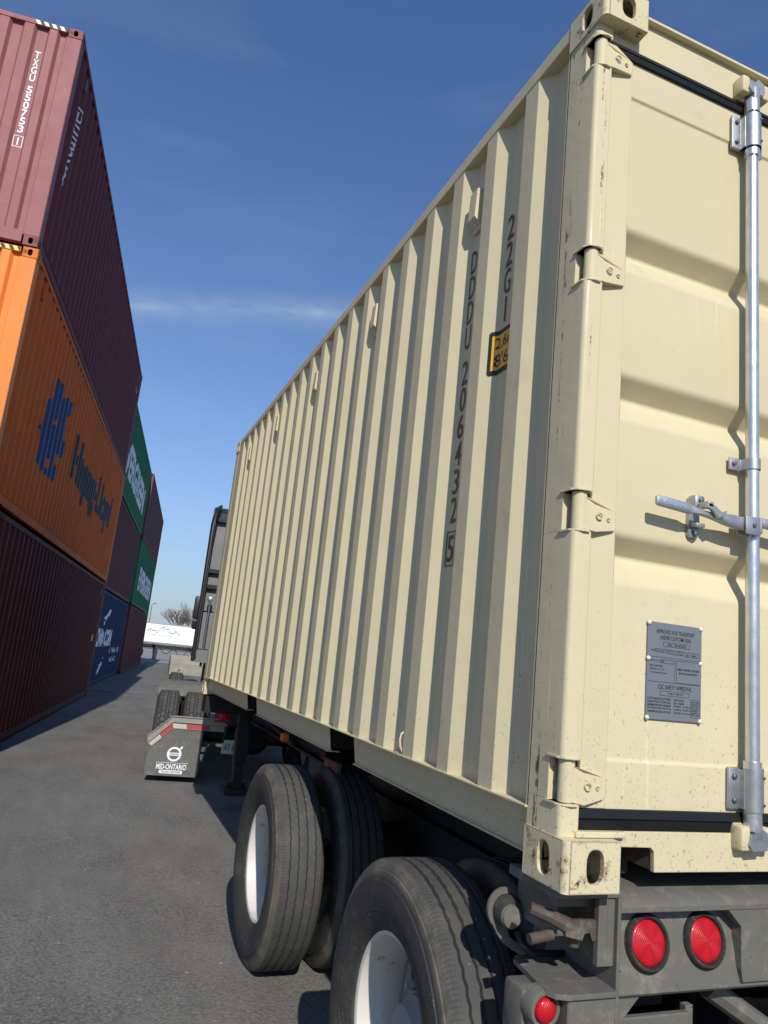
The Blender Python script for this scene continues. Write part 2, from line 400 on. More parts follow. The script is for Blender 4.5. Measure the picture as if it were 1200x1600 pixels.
def tagt(o, label, cat, group=None):
    o['label'] = label; o['category'] = cat
    if group: o['group'] = group
    return o
def inst(o, parent, loc=None, rot=None):
    c = o.copy(); COL.objects.link(c); c.parent = parent
    if loc is not None: c.location = loc
    if rot is not None: c.rotation_euler = rot
    return c

# flat lettering -> bmesh in (u, v), fitted to a box
def text_bm(body, w_, h_, bold=0.0, shear=0.0, spacing=1.0, line=1.0, align='LEFT'):
    cu = bpy.data.curves.new('lettering', 'FONT'); cu.body = body; cu.offset = bold; cu.shear = shear
    cu.space_character = spacing; cu.space_line = line; cu.align_x = align; cu.resolution_u = 4
    o = bpy.data.objects.new('lettering', cu); COL.objects.link(o)
    dg = bpy.context.evaluated_depsgraph_get(); me = bpy.data.meshes.new_from_object(o.evaluated_get(dg))
    b = bmesh.new(); b.from_mesh(me); bpy.data.objects.remove(o); bpy.data.curves.remove(cu); bpy.data.meshes.remove(me)
    if not b.verts: return b
    x0 = min(v.co.x for v in b.verts); x1 = max(v.co.x for v in b.verts); y0 = min(v.co.y for v in b.verts); y1 = max(v.co.y for v in b.verts)
    for v in b.verts:
        v.co.x = (v.co.x-x0)/(x1-x0)*w_; v.co.y = (v.co.y-y0)/(y1-y0)*h_; v.co.z = 0
    return b
def poly_bm(polys):
    b = bmesh.new()
    for pts in polys:
        b.faces.new([b.verts.new((u, v, 0)) for u, v in pts])
    bmesh.ops.triangulate(b, faces=list(b.faces)); return b
def holed_poly_bm(outer, holes):
    b = bmesh.new(); ed = []
    for loop in [outer]+holes:
        vs = [b.verts.new((u, v, 0)) for u, v in loop]
        ed += [b.edges.new((vs[i], vs[(i+1) % len(vs)])) for i in range(len(vs))]
    bmesh.ops.triangle_fill(b, edges=ed, use_beauty=True, use_dissolve=False); return b
def merge(*bms):
    b = bmesh.new()
    for x in bms:
        x.verts.index_update(); vs = [b.verts.new(v.co) for v in x.verts]
        for f in x.faces: b.faces.new([vs[v.index] for v in f.verts])
        x.free()
    return b
def moved(b, du, dv):
    for v in b.verts: v.co.x += du; v.co.y += dv
    return b
def lay(b, name, mat, parent, fn, cuts=(), label=None, axis=0):
    for c in cuts:
        n = (1, 0, 0) if axis == 0 else (0, 1, 0); p = (c, 0, 0) if axis == 0 else (0, c, 0)
        bmesh.ops.bisect_plane(b, geom=list(b.verts)+list(b.edges)+list(b.faces), plane_co=p, plane_no=n, dist=1e-6)
    for v in b.verts: v.co = fn(v.co.x, v.co.y)
    m = MB(); m.bm.free(); m.bm = b
    return m.build(name, mat, parent, label=label)

# ------------------------------------------------------------------ ground
g = MB(); g.box(-900, 900, -300, 1500, -0.5, 0.0)
gr = g.build('ground', 'asphalt'); gr['kind'] = 'structure'

g = MB(); g.box(-400, 400, 50.5, 700, -0.4, 0.004); ap = g.build('concrete_apron', 'apron'); ap['kind'] = 'structure'

# ------------------------------------------------------------------ containers
def casting_into(m, ox, oy, oz, sx, sy, r=0.012):
    """ISO corner casting: outer corner at (ox,oy,oz), body towards +sx,+sy,+z."""
    m.T = lambda p: Vector((ox+sx*p.x, oy+sy*p.y, oz+p.z))
    A, B, H = 0.162, 0.178, 0.118
    m.holed((0, r, 0), (0, 1, 0), (0, 0, 1), B-r, H, 0.074, 0.060, 0.0255, 0.040, 0.014, (1, 0, 0))
    m.holed((r, 0, 0), (1, 0, 0), (0, 0, 1), A-r, H, 0.072, 0.060, 0.0255, 0.040, 0.014, (0, 1, 0))
    arc = [(r-r*sin(t), r-r*cos(t)) for t in (0, pi/8, pi/4, 3*pi/8, pi/2)]
    m.strip([(x, y) for x, y in arc], 'z', [0, H])
    pl = arc+[(0, B), (A, B), (A, 0)]
    for z in (0, H): m.poly([(x, y, z) for x, y in pl])
    m.poly([(A, 0, 0), (A, B, 0), (A, B, H), (A, 0, H)]); m.poly([(0, B, 0), (A, B, 0), (A, B, H), (0, B, H)])
    m.T = None
def profile(s0, s1, outer, slope, inner, depth, lead):
    """corrugation polyline (s, depth): starts outer at s0, first web at s0+lead."""
    pts = [(s0, 0.0)]; s = s0+lead
    while s+slope*2+inner < s1-0.02:
        pts += [(s, 0.0), (s+slope, depth), (s+slope+inner, depth), (s+2*slope+inner, 0.0)]
        s += 2*slope+inner+outer
    pts.append((s1, 0.0)); return pts
def depth_fn(pts):
    def f(s):
        if s <= pts[0][0] or s >= pts[-1][0]: return 0.0
        for (a, da), (b, db) in zip(pts, pts[1:]):
            if a <= s <= b: return da+(db-da)*(s-a)/(b-a) if b > a else da
        return 0.0
    return f

def yard_container(label, mats, loc, rz, L=12.192, W=2.438, H=2.896, near_detail=True, group=None):
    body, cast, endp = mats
    t = thing('shipping_container', label, 'shipping container', loc, rz, group)
    h = W/2
    for sx in (1, -1):
        for sy in (0, 1):
            for z in (0, H-0.118):
                m = MB(); casting_into(m, sx*h, sy*L, z, -sx, 1 if sy == 0 else -1); m.build('corner_casting', cast, t)
            m = MB(); y0, y1 = (0.004, 0.165) if sy == 0 else (L-0.165, L-0.004)
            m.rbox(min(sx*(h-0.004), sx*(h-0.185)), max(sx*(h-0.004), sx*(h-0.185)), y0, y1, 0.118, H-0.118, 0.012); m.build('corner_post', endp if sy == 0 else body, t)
        a, b = sorted((sx*(h-0.010), sx*(h-0.07)))
        m = MB(); m.box(a, b, 0.178, L-0.178, 0.046, 0.158)
        c, d = sorted((sx*(h-0.002), sx*(h-0.07))); m.box(c, d, 0.178, L-0.178, 0.158, 0.164); m.build('bottom_rail', body, t)
        m = MB(); a, b = sorted((sx*(h-0.002), sx*(h-0.062))); m.box(a, b, 0.165, L-0.165, H-0.075, H-0.012); m.build('top_rail', body, t)
        m = MB(); m.strip([(sx*(h-0.006-d), s) for s, d in (SIDE40 if L < 13 else SIDE45)], 'z', [0.164, H-0.075]); m.build('side_panel', body, t)
    for sy, y in ((1, 0.0), (-1, L)):
        m = MB()
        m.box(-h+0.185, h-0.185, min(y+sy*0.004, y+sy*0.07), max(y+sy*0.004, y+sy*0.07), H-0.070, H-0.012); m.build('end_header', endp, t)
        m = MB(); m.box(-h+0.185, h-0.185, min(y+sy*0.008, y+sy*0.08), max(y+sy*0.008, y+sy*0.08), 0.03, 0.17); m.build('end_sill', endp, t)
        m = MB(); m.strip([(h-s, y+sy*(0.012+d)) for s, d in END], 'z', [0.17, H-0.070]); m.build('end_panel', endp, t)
    m = MB(); m.box(-h+0.062, h-0.062, 0.07, L-0.07, H-0.05, H-0.02); m.build('roof', body, t)
    m = MB(); m.box(-h+0.07, h-0.07, 0.08, L-0.08, 0.12, 0.16); m.build('floor', 'steel_dark', t)
    return t
SIDE40 = profile(0.165, 12.027, 0.072, 0.068, 0.070, 0.036, 0.02)
SIDE45 = profile(0.165, 13.551, 0.072, 0.068, 0.070, 0.036, 0.02)
END = [(0.185, 0.045), (0.255, 0.045), (0.285, 0.0), (0.372, 0.0), (0.402, 0.045), (0.515, 0.045), (0.545, 0.0)]
_s = 0.545
while _s < 2.0:
    END += [(_s+0.105, 0.0), (_s+0.135, 0.045), (_s+0.245, 0.045), (_s+0.275, 0.0)]; _s += 0.275
END.append((2.253, 0.0))
d40 = depth_fn(SIDE40); cuts40 = [s for s, _ in SIDE40]

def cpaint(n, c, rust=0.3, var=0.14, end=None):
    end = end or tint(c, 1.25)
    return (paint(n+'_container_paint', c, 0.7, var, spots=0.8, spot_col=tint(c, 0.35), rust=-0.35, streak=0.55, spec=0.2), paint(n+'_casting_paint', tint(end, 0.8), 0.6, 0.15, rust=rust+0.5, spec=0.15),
            paint(n+'_sunlit_end_paint', end, 0.6, 0.12, spots=0.8, spot_col=tint(c, 0.3), streak=0.25, spec=0.3))  # end faces: lighter copy of the body paint, sunlight put into the colour
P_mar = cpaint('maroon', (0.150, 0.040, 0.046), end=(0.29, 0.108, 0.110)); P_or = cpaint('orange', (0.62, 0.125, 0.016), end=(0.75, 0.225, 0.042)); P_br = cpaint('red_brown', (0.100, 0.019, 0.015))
P_gr = cpaint('green', (0.018, 0.165, 0.070)); P_bl = cpaint('blue', (0.016, 0.036, 0.095)); P_mr2 = cpaint('dull_maroon', (0.125, 0.042, 0.046))
P_mr3 = cpaint('grey_maroon', (0.145, 0.055, 0.060)); P_br2 = cpaint('rusty_brown', (0.125, 0.036, 0.028))
TH = 0.1197; DV = Vector((sin(TH), cos(TH), 0)); NV = Vector((cos(TH), -sin(TH), 0)); O0 = Vector((-2.377, 7.009, 0)); HC = 2.896
def spot(s, n, z):
    p = O0+DV*s+NV*(n-1.219); return (p.x, p.y, z)
GRP = 'stacked containers in the yard'
gap = 0.018
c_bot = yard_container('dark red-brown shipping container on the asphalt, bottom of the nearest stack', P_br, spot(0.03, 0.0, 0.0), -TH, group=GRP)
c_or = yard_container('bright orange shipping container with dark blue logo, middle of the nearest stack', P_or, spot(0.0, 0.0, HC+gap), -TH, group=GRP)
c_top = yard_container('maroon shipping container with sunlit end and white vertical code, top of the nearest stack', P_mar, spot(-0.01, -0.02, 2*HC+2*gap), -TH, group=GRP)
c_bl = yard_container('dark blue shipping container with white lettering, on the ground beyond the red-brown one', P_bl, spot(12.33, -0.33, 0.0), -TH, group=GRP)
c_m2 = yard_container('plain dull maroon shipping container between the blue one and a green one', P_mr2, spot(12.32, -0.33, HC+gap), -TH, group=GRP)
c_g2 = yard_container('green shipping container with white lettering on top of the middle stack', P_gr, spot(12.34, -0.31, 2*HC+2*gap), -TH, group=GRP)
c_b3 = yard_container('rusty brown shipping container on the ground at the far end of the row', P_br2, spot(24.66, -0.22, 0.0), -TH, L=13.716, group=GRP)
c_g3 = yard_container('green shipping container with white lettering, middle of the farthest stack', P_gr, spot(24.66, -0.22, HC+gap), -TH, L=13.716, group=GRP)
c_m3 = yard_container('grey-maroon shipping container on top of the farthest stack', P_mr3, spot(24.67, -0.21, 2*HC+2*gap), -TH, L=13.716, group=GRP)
def on_side(s, z): return Vector((1.219-0.006-d40(s)+0.0025, s, z))
def side_text(t, body, s0, s1, z0, z1, mat, bold=0.0, shear=0.0, label=None, spacing=1.0, fat=0.0):
    bs = []
    for k in range(5 if fat else 1):                       # heavier strokes: slightly shifted layers, each proud of the one before
        b = moved(text_bm(body, s1-s0, z1-z0, bold, shear, spacing), s0+(k-2)*fat*0.5 if fat else s0, z0+((k % 2)-0.5)*fat*0.6 if fat else z0)
        for c in cuts40:
            if s0 < c < s1: bmesh.ops.bisect_plane(b, geom=list(b.verts)+list(b.edges)+list(b.faces), plane_co=(c, 0, 0), plane_no=(1, 0, 0), dist=1e-6)
        for v in b.verts: v.co = on_side(v.co.x, v.co.y)+Vector((k*0.0005, 0, 0))
        bs.append(b)
    m = MB(); m.bm.free(); m.bm = merge3(bs)
    return m.build('lettering', mat, t, label=label)
def merge3(bms):
    b = bmesh.new()
    for x in bms:
        x.verts.index_update(); vs = [b.verts.new(v.co) for v in x.verts]
        for f in x.faces: b.faces.new([vs[v.index] for v in f.verts])
        x.free()
    return b
# orange container: logo and name
LOGO = [(2.22, 5.07), (2.64, 5.12), (2.81, 5.08), (2.69, 4.91), (2.98, 5.02), (3.07, 5.07), (3.53, 5.12), (3.57, 4.99), (3.35, 4.8), (3.35, 4.52), (3.36, 4.46), (3.58, 4.49), (3.51, 4.21), (3.08, 4.17), (2.99, 4.07), (3.21, 3.99), (3.23, 3.77), (2.14, 3.73), (1.92, 3.82), (1.79, 4.15), (1.72, 4.21), (1.83, 4.3), (1.88, 4.6), (2.13, 4.76)]
zb = HC+gap
lb = holed_poly_bm([(s, z-zb) for s, z in LOGO], [[(2.47, 4.47-zb), (2.76, 4.67-zb), (2.69, 4.5-zb)], [(2.44, 3.88-zb), (2.54, 3.98-zb), (2.75, 3.97-zb), (2.69, 3.81-zb)]])
lay(lb, 'logo', 'blue_ink', c_or, on_side, [c for c in cuts40 if 1.7 < c < 3.6])
side_text(c_or, 'Hapag-Lloyd', 4.35, 10.5, 3.92-zb, 4.86-zb, 'black_ink', 0.02, fat=0.08)
side_text(c_top, '22G1', 11.2, 11.6, 2.2, 2.3, 'white_ink')
b = text_bm('textainer', 1.28, 0.25, 0.0)
for v in b.verts: v.co.x, v.co.y = 0.60-v.co.y+0.10*v.co.x, 1.12+v.co.x
lay(b, 'lettering', 'white_ink', c_top, on_side, [c for c in cuts40 if 0.2 < c < 1.1])
side_text(c_g2, 'EVERGREEN', 1.3, 10.7, 6.55-2*zb, 7.60-2*zb, 'white_ink', 0.03, fat=0.045)
side_text(c_g3, 'EVERGREEN', 1.6, 11.9, 3.66-zb, 4.72-zb, 'white_ink', 0.03, fat=0.045)
side_text(c_bl, 'CMA CGM', 2.7, 7.1, 1.20, 1.74, 'white_ink', 0.03, fat=0.04)
side_text(c_bl, 'CMAU 451', 7.3, 11.2, 0.92, 1.12, 'white_ink', 0.0)
side_text(c_bl, '45G1', 7.7, 10.6, 0.60, 0.78, 'white_ink', 0.0)
for pl in ([(3.9, 2.08), (4.5, 2.18), (5.4, 2.42), (5.7, 2.38), (5.6, 2.22), (5.0, 2.16), (4.6, 2.02)], [(4.2, 1.98), (4.55, 1.99), (4.35, 1.88), (4.1, 1.84)], [(4.4, 0.40), (4.9, 0.66), (5.5, 0.68), (5.6, 0.60), (5.2, 0.50), (4.9, 0.36), (4.5, 0.30)], [(5.3, 0.78), (5.6, 0.86), (5.7, 0.80)]):
    lay(poly_bm([pl]), 'logo', 'white_ink', c_bl, on_side, [c for c in cuts40 if 3.8 < c < 5.8])
lay(poly_bm([[(11.05, 1.40), (11.35, 1.40), (11.35, 1.56), (11.05, 1.56)]]), 'label_plate', 'yellow', c_bot, on_side, [c for c in cuts40 if 11.0 < c < 11.4])
for q_ in ([(0.72, 2.60), (0.86, 2.60), (0.86, 2.66), (0.72, 2.66)], [(0.99, 2.40), (1.14, 2.40), (1.14, 2.45), (0.99, 2.45)]): lay(poly_bm([q_]), 'white_mark', 'white_ink', c_bot, on_side, [c for c in cuts40 if 0.6 < c < 1.3])
for t in (c_top, c_or, c_bot, c_bl, c_m2, c_g2, c_b3, c_g3):          # small ventilators under the top rail
    for s in (0.62, 11.5):
        sc = [c for c in SIDE40]
        m = MB(); m.rbox(1.219-0.042, 1.219-0.004, s-0.045, s+0.045, HC-0.33, HC-0.17, 0.006); m.build('ventilator', 'steel' if t is not c_or else P_or[0], t)
# maroon end: vertical code on the recessed flat, hazard stripes on the headers
def on_end(u, z): return Vector((1.219-u, 0.012+0.045-0.0025, z))
def stack_code(t, chars, uc, z_top, ch, cw, pitch, mat, fn, boxed=True):
    parts = []; z = z_top
    for c in chars:
        if c == ' ': z -= pitch*0.55; continue
        wd = cw*0.28 if c in '1I' else cw
        parts.append(moved(text_bm(c, wd, ch, 0.022), -wd/2, z-ch)); last = z-ch; z -= pitch
    b = merge(*parts)
    if boxed:
        w2, t_ = cw*0.85, 0.008
        a0, a1 = last-0.025, last+ch+0.025
        b = merge(b, poly_bm([[(-w2, a0), (w2, a0), (w2, a0+t_), (-w2, a0+t_)], [(-w2, a1-t_), (w2, a1-t_), (w2, a1), (-w2, a1)], [(-w2, a0+t_), (-w2+t_, a0+t_), (-w2+t_, a1-t_), (-w2, a1-t_)], [(w2-t_, a0+t_), (w2, a0+t_), (w2, a1-t_), (w2-t_, a1-t_)]]))
    return lay(b, 'lettering', mat, t, fn)
stack_code(c_top, 'TXGU 550753 1', 0, 8.33-2*zb, 0.098, 0.062, 0.106, 'white_ink', lambda u, z: Vector((1.219-0.458+u, 0.012+0.045-0.0025, z)))
def hazard(t, u0, u1, mat):
    m = MB(); z0, z1 = HC-0.066, HC-0.016; u = u0
    while u < u1:
        m.poly([(1.219-u, 0.0015, z0), (1.219-u-0.045, 0.0015, z0), (1.219-u-0.075, 0.0015, z1), (1.219-u-0.03, 0.0015, z1)]); u += 0.09
    m.build('hazard_tape', mat, t)
    m = MB(); m.poly([(1.219-u0+0.01, 0.0028, z0), (1.219-u1-0.03, 0.0028, z0), (1.219-u1-0.03, 0.0028, z1), (1.219-u0+0.01, 0.0028, z1)]); m.build('hazard_tape', 'black_ink', t)
hazard(c_top, 0.20, 0.50, 'pale_tape'); hazard(c_or, 0.20, 0.56, 'yellow_tape')

# ------------------------------------------------------------------ the beige container
Z0 = 1.164; LB, WB, HB = 6.058, 2.438, 2.591
bc = thing('shipping_container', 'cream beige twenty foot shipping container loaded on the grey trailer chassis', 'shipping container', (WB/2, LB/2, Z0))
OFF = (WB/2, LB/2, 0.0)                                   # local z = height above container bottom
def bb(m, name, mat='beige', parent=None, smooth=0, label=None): return m.build(name, mat, parent or bc, off=OFF, smooth=smooth, label=label)
for sx, x in ((1, 0.0), (-1, WB)):
    for sy, y in ((1, 0.0), (-1, LB)):
        for z in (0, HB-0.118):
            m = MB(); casting_into(m, x, y, z, sx, sy, 0.016)
            bb(m, 'corner_casting', 'beige_rust' if z == 0 else ('beige_rust' if y == 0 else 'beige'))
# side panels
SB = [(0.176, 0.0), (0.187, 0.0), (0.226, 0.041), (0.307, 0.041), (0.365, 0.0)]
s = 0.365
while s < 5.6:
    SB += [(s+0.081, 0.0), (s+0.139, 0.041), (s+0.220, 0.041), (s+0.278, 0.0)]; s += 0.278
SB += [(5.875, 0.0)]
_rj = random.Random(11)
SB = [(s+(_rj.uniform(-0.003, 0.003) if 0.3 < s < 5.8 else 0), max(0.0, d+(_rj.uniform(-0.0018, 0.0012) if d > 0 else 0))) for s, d in SB]
dB = depth_fn(SB); cutsB = [s for s, _ in SB]
for sg, x in ((1, 0.0), (-1, WB)):
    m = MB(); m.strip([(x+sg*(0.005+d), s) for s, d in SB], 'z', [0.163, 1.0, 1.8, HB-0.06]); bb(m, 'side_panel')
    m = MB(); a, b = sorted((x+sg*0.003, x+sg*0.063)); m.rbox(a, b, 0.178, LB-0.178, HB-0.060, HB-0.004, 0.004); bb(m, 'top_rail')
    # bottom rail: folded channel with two forklift pockets
    m = MB(); pk = [(1.635, 2.0), (3.70, 4.04)]
    seg = [(0.178, pk[0][0]), (pk[0][1], pk[1][0]), (pk[1][1], LB-0.178)]
    xa, xb = x+sg*0.044, x+sg*0.050
    for a, b in seg:
        m.prism([(x+sg*0.040, 0.1575), (x+sg*0.060, 0.036), (x+sg*0.066, 0.036), (x+sg*0.046, 0.1575)], 'y', a, b)
        q0, q1 = sorted((x+sg*0.050, x+sg*0.11)); m.box(q0, q1, a, b, 0.030, 0.036)
    q0, q1 = sorted((x-sg*0.002, x+sg*0.075)); m.box(q0, q1, 0.178, LB-0.178, 0.158, 0.163)
    bb(m, 'bottom_rail')
    for a, b in pk:
        m = MB(); q0, q1 = sorted((x+sg*0.069, x+sg*1.1))
        m.box(q0, q1, a-0.006, a, 0.05, 0.156); m.box(q0, q1, b, b+0.006, 0.05, 0.156); m.box(q0, q1, a, b, 0.150, 0.156); bb(m, 'fork_pocket', 'steel_dark')
m = MB(); m.strip([(y, HB-0.035-(0.02 if k % 4 in (1, 2) else 0)) for k, y in enumerate([0.1+i*0.07 for i in range(84)])], 'x', [0.06, WB-0.06]); bb(m, 'roof')
m = MB(); m.box(0.07, WB-0.07, 0.1, LB-0.1, 0.135, 0.158); bb(m, 'floor', 'steel_dark')
for k in range(18):
    y = 0.3+k*0.32
    if any(a-0.05 < y < b+0.05 for a, b in pk): continue
    m = MB(); m.box(0.07, WB-0.07, y, y+0.05, 0.055, 0.13); bb(m, 'cross_member', 'steel_dark')
# front end wall (faces the cab)
m = MB(); m.strip([(s, LB-0.02-d) for s, d in END], 'z', [0.16, HB-0.1]); bb(m, 'front_wall')
m = MB(); m.box(0.16, WB-0.16, LB-0.08, LB-0.01, HB-0.1, HB-0.01); bb(m, 'front_header')
m = MB(); m.box(0.16, WB-0.16, LB-0.08, LB-0.01, 0.03, 0.16); bb(m, 'front_sill')
for x0, x1 in ((0.004, 0.17), (WB-0.17, WB-0.004)):
    m = MB(); m.rbox(x0, x1, LB-0.175, LB-0.004, 0.118, HB-0.118, 0.02); bb(m, 'front_post')
# rear posts with hinge recesses
HZ = [(2.330, 2.430), (1.612, 1.712), (0.885, 0.990), (0.196, 0.300)]
def post_prof(notch):
    if notch: return [(0.005, 0.180), (0.005, 0.092), (0.050, 0.092), (0.060, 0.082), (0.060, 0.120), (0.15, 0.120), (0.15, 0.180)]
    R = 0.015; c = (0.005+R, 0.036+R)
    arc = [(c[0]-R*cos(t), c[1]-R*sin(t)) for t in (pi/2*k/8 for k in range(9))]
    return [(0.005, 0.180)]+arc+[(0.060, 0.036), (0.060, 0.120), (0.15, 0.120), (0.15, 0.180)]
for sg, x in ((1, 0.0), (-1, WB)):
    m = MB(); z = 0.118
    for a, b in sorted(HZ):
        m.prism([(x+sg*u, v) for u, v in post_prof(False)], 'z', z, a); m.prism([(x+sg*u, v) for u, v in post_prof(True)], 'z', a, b); z = b
    m.prism([(x+sg*u, v) for u, v in post_prof(False)], 'z', z, HB-0.118)
    post = bb(m, 'rear_post', 'beige_post', smooth=30)
    for a, b in HZ:
        for zz, s_ in ((a, -1), (b, 1)):                  # weld lips above and below the recess
            m = MB(); m.prism([(x+sg*u, v) for u, v in [(0.001, 0.102), (0.001, 0.055), (0.012, 0.036), (0.034, 0.028), (0.052, 0.030), (0.052, 0.06), (0.03, 0.102)]], 'z', min(zz, zz+s_*0.006), max(zz, zz+s_*0.006))
            bb(m, 'hinge_bracket', 'beige', smooth=30)
# header, sill, gaskets
m = MB(); m.rbox(0.06, WB-0.06, 0.050, 0.12, 2.438, 2.573, 0.003); m.rbox(0.16, WB-0.16, 0.030, 0.13, 2.562, 2.5735, 0.002); bb(m, 'door_header')
m = MB()
prof = [(0.160, 0.118), (0.160, 0.097), (0.292, 0.095), (0.302, 0.085), (0.304, 0.036), (WB-0.304, 0.036), (WB-0.302, 0.085), (WB-0.292, 0.095), (WB-0.160, 0.097), (WB-0.160, 0.118), (WB-0.062, 0.118), (WB-0.062, 0.1335), (0.062, 0.1335), (0.062, 0.118)]
m.prism(prof, 'y', 0.042, 0.056)
m.box(0.062, WB-0.062, 0.056, 0.15, 0.1185, 0.1332); m.rbox(0.05, 0.20, 0.028, 0.05, 0.119, 0.134, 0.003); bb(m, 'door_sill')
m = MB(); m.box(0.304, 0.309, 0.0565, 0.34, 0.038, 0.095); bb(m, 'sill_cheek', 'rusty')
m = MB(); m.box(0.10, 0.32, 0.16, 0.17, 0.0, 0.118); bb(m, 'sill_shade_sheet', 'steel_dark')  # dark sheet added behind the sill notch to give its shade
for nm, z0, z1 in (('top', 2.402, 2.437), ('bottom', 0.136, 0.184)):
    m = MB(); m.prism([(0.044, z0), (0.040, (z0+z1)/2-0.003), (0.046, (z0+z1)/2), (0.040, (z0+z1)/2+0.003), (0.044, z1), (0.075, z1), (0.075, z0)], 'x', 0.063, WB-0.063); bb(m, 'door_gasket', 'gasket')
m = MB(); m.box(0.0605, 0.0685, 0.060, 0.075, 0.184, 2.402); m.box(WB-0.0685, WB-0.0605, 0.060, 0.075, 0.184, 2.402); bb(m, 'door_gasket', 'gasket')
# doors
def fillet(pts, r, n=4):
    o = [pts[0]]
    for a, b, c in zip(pts, pts[1:], pts[2:]):
        A, B, C_ = Vector(a), Vector(b), Vector(c); d1 = (A-B); d2 = (C_-B)
        q = min(r, d1.length*0.45, d2.length*0.45); p0 = B+d1.normalized()*q; p1 = B+d2.normalized()*q
        for k in range(n+1):
            t = k/n; o.append(tuple(p0*(1-t)**2+B*2*t*(1-t)+p1*t*t))
    o.append(pts[-1]); return o
G = [(1.828, 1.778, 1.768, 1.695), (1.363, 1.313, 1.303, 1.232), (0.896, 0.846, 0.836, 0.765)]
dp = [(0.0535, 2.4015), (0.0535, 2.280), (0.0600, 2.274)]
for a, b, c, d in G: dp += [(0.0600, a), (0.113, b), (0.113, c), (0.0600, d)]
dp += [(0.0600, 0.306), (0.0535, 0.300), (0.0535, 0.1845)]
dpf = fillet(dp, 0.014)
for side in (0, 1):
    X = (lambda u: u) if side == 0 else (lambda u: WB-u)
    xf0, xf1, xp1, xe = 0.069, 0.150, 1.060, 1.212
    m = MB(); m.strip([(y, z) for y, z in dpf], 'x', [X(xf1), X(xp1)])
    for xe_ in (xf1, xp1):                                # closures of the grooves
        for a, b, c, d in G:
            pts = [(y, z) for y, z in dpf if d-0.03 < z < a+0.03]
            m.poly([(X(xe_), y, z) for y, z in pts]+[(X(xe_), 0.0505, pts[-1][1]), (X(xe_), 0.0505, pts[0][1])])
    door = bb(m, 'door', 'beige', smooth=40)
    m = MB()
    for a, b in ((xf0, xf1), (xp1, xe)):
        p, q = sorted((X(a), X(b))); m.rbox(p, q, 0.0500, 0.10, 0.1845, 2.4015, 0.002)
    m.build('door_frame', 'beige', door, off=OFF)
    for i, (a, b) in enumerate(HZ):                       # hinge blades and knuckles
        zc = (a+b)/2; m = MB()
        m.tube([(X(0.034), 0.058, a+0.0005), (X(0.034), 0.058, b-0.0005)], 0.0205, 20)
        pr = [(0.030, a+0.004), (0.070, a-0.002), (0.136, a+0.012), (0.143, a+0.020), (0.143, b-0.048), (0.136, b-0.040), (0.070, b-0.022), (0.030, b-0.012)]
        F = [m.v((X(x), 0.040 if x < 0.06 else 0.030 if x < 0.1 else 0.041, z)) for x, z in pr]
        B_ = [m.v((X(x), 0.0515, z)) for x, z in pr]; n = len(pr)
        for k in range(n): m.f((F[k], F[(k+1) % n], B_[(k+1) % n], B_[k]))
        m.f(F)
        m.lathe([(0.034, 0.0105), (0.0302, 0.0098), (0.0302, 0.0085), (0.034, 0.0078)], (X(0.082), 0, zc-0.010), 'y', 18)
        m.lathe([(0.040, 0.0066), (0.0372, 0.0062), (0.0372, 0.0056), (0.040, 0.0052)], (X(0.117), 0, zc-0.013), 'y', 18)
        m.build('hinge', 'beige', door, off=OFF, smooth=35)
        num = moved(text_bm('2' if i < 2 else '3', 0.007, 0.012, 0.02), X(0.117)-0.0035, zc-0.019)
        lay(num, 'lettering', 'beige', door, lambda u, v: Vector((u-OFF[0], 0.0365-OFF[1], v)))
    # locking bars
    for bi, bx in enumerate((0.618, 0.985)):
        x = X(bx); y = 0.022
        m = MB(); m.lathe([(0.150, 0.0), (0.150, 0.019), (0.19, 0.019), (2.36, 0.019), (2.44, 0.019), (2.44, 0.0)], (x, y, 0), 'z', 24)
        for z0, z1 in ((0.146, 0.20), (0.302, 0.325), (2.22, 2.245), (2.385, 2.43)): m.lathe([(z0, 0.019), (z0, 0.024), (z1, 0.024), (z1, 0.019)], (x, y, 0), 'z', 24)
        bar = m.build('locking_bar', 'galv_bar', door, off=OFF, smooth=40)
    for bi, bx in enumerate((0.618, 0.985)):
        x = X(bx); y = 0.022; sg = 1 if side == 0 else -1
        for z0, z1 in ((0.195, 0.305), (2.250, 2.372)):    # bearing brackets: half sleeve and bolted ear
            m = MB(); zc = (z0+z1)/2
            arc = [(x+0.028*cos(t), y-0.028*sin(t)) for t in (pi*(k/12) for k in range(13))]
            m.strip(arc, 'z', [z0, z1]); arc2 = [(x+0.025*cos(t), y-0.025*sin(t)) for t in (pi*(k/12) for k in range(13))]; m.strip(arc2, 'z', [z0, z1])
            for z in (z0, z1): m.strip(arc, 'z', [z, z+0.0001])
            for s2 in (-1, 1):
                p, q = sorted((x+s2*0.026, x+s2*0.030)); m.box(p, q, y, 0.0445, z0+0.004, z1-0.004)
                p, q = sorted((x+s2*0.028, x+s2*0.066)); m.rbox(p, q, 0.0400, 0.0500, z0, z1, 0.0035)
            m.rbox(x-0.062, x+0.062, 0.0495, 0.0535, z0+0.002, z1-0.002, 0.0015)
            br = m.build('bar_bracket', 'galv', door, off=OFF, smooth=35)
            for s2 in (-1, 1):
                for zz in (z0+0.024, z1-0.024): m = MB(); m.lathe([(0.041, 0.0075), (0.034, 0.0075), (0.032, 0.005), (0.032, 0.0)], (x+s2*0.048, 0, zz), 'y', 8); m.build('bolt', 'bolt', door, off=OFF)
            for zz in (z0+0.02, z1-0.02): m = MB(); m.lathe([(-0.002, 0.005), (-0.0075, 0.004), (-0.0075, 0.0)], (x+0.012, 0, zz), 'y', 8); m.build('bolt', 'bolt', door, off=OFF)
        m = MB(); z0, z1 = 1.157, 1.190                    # middle guide clip
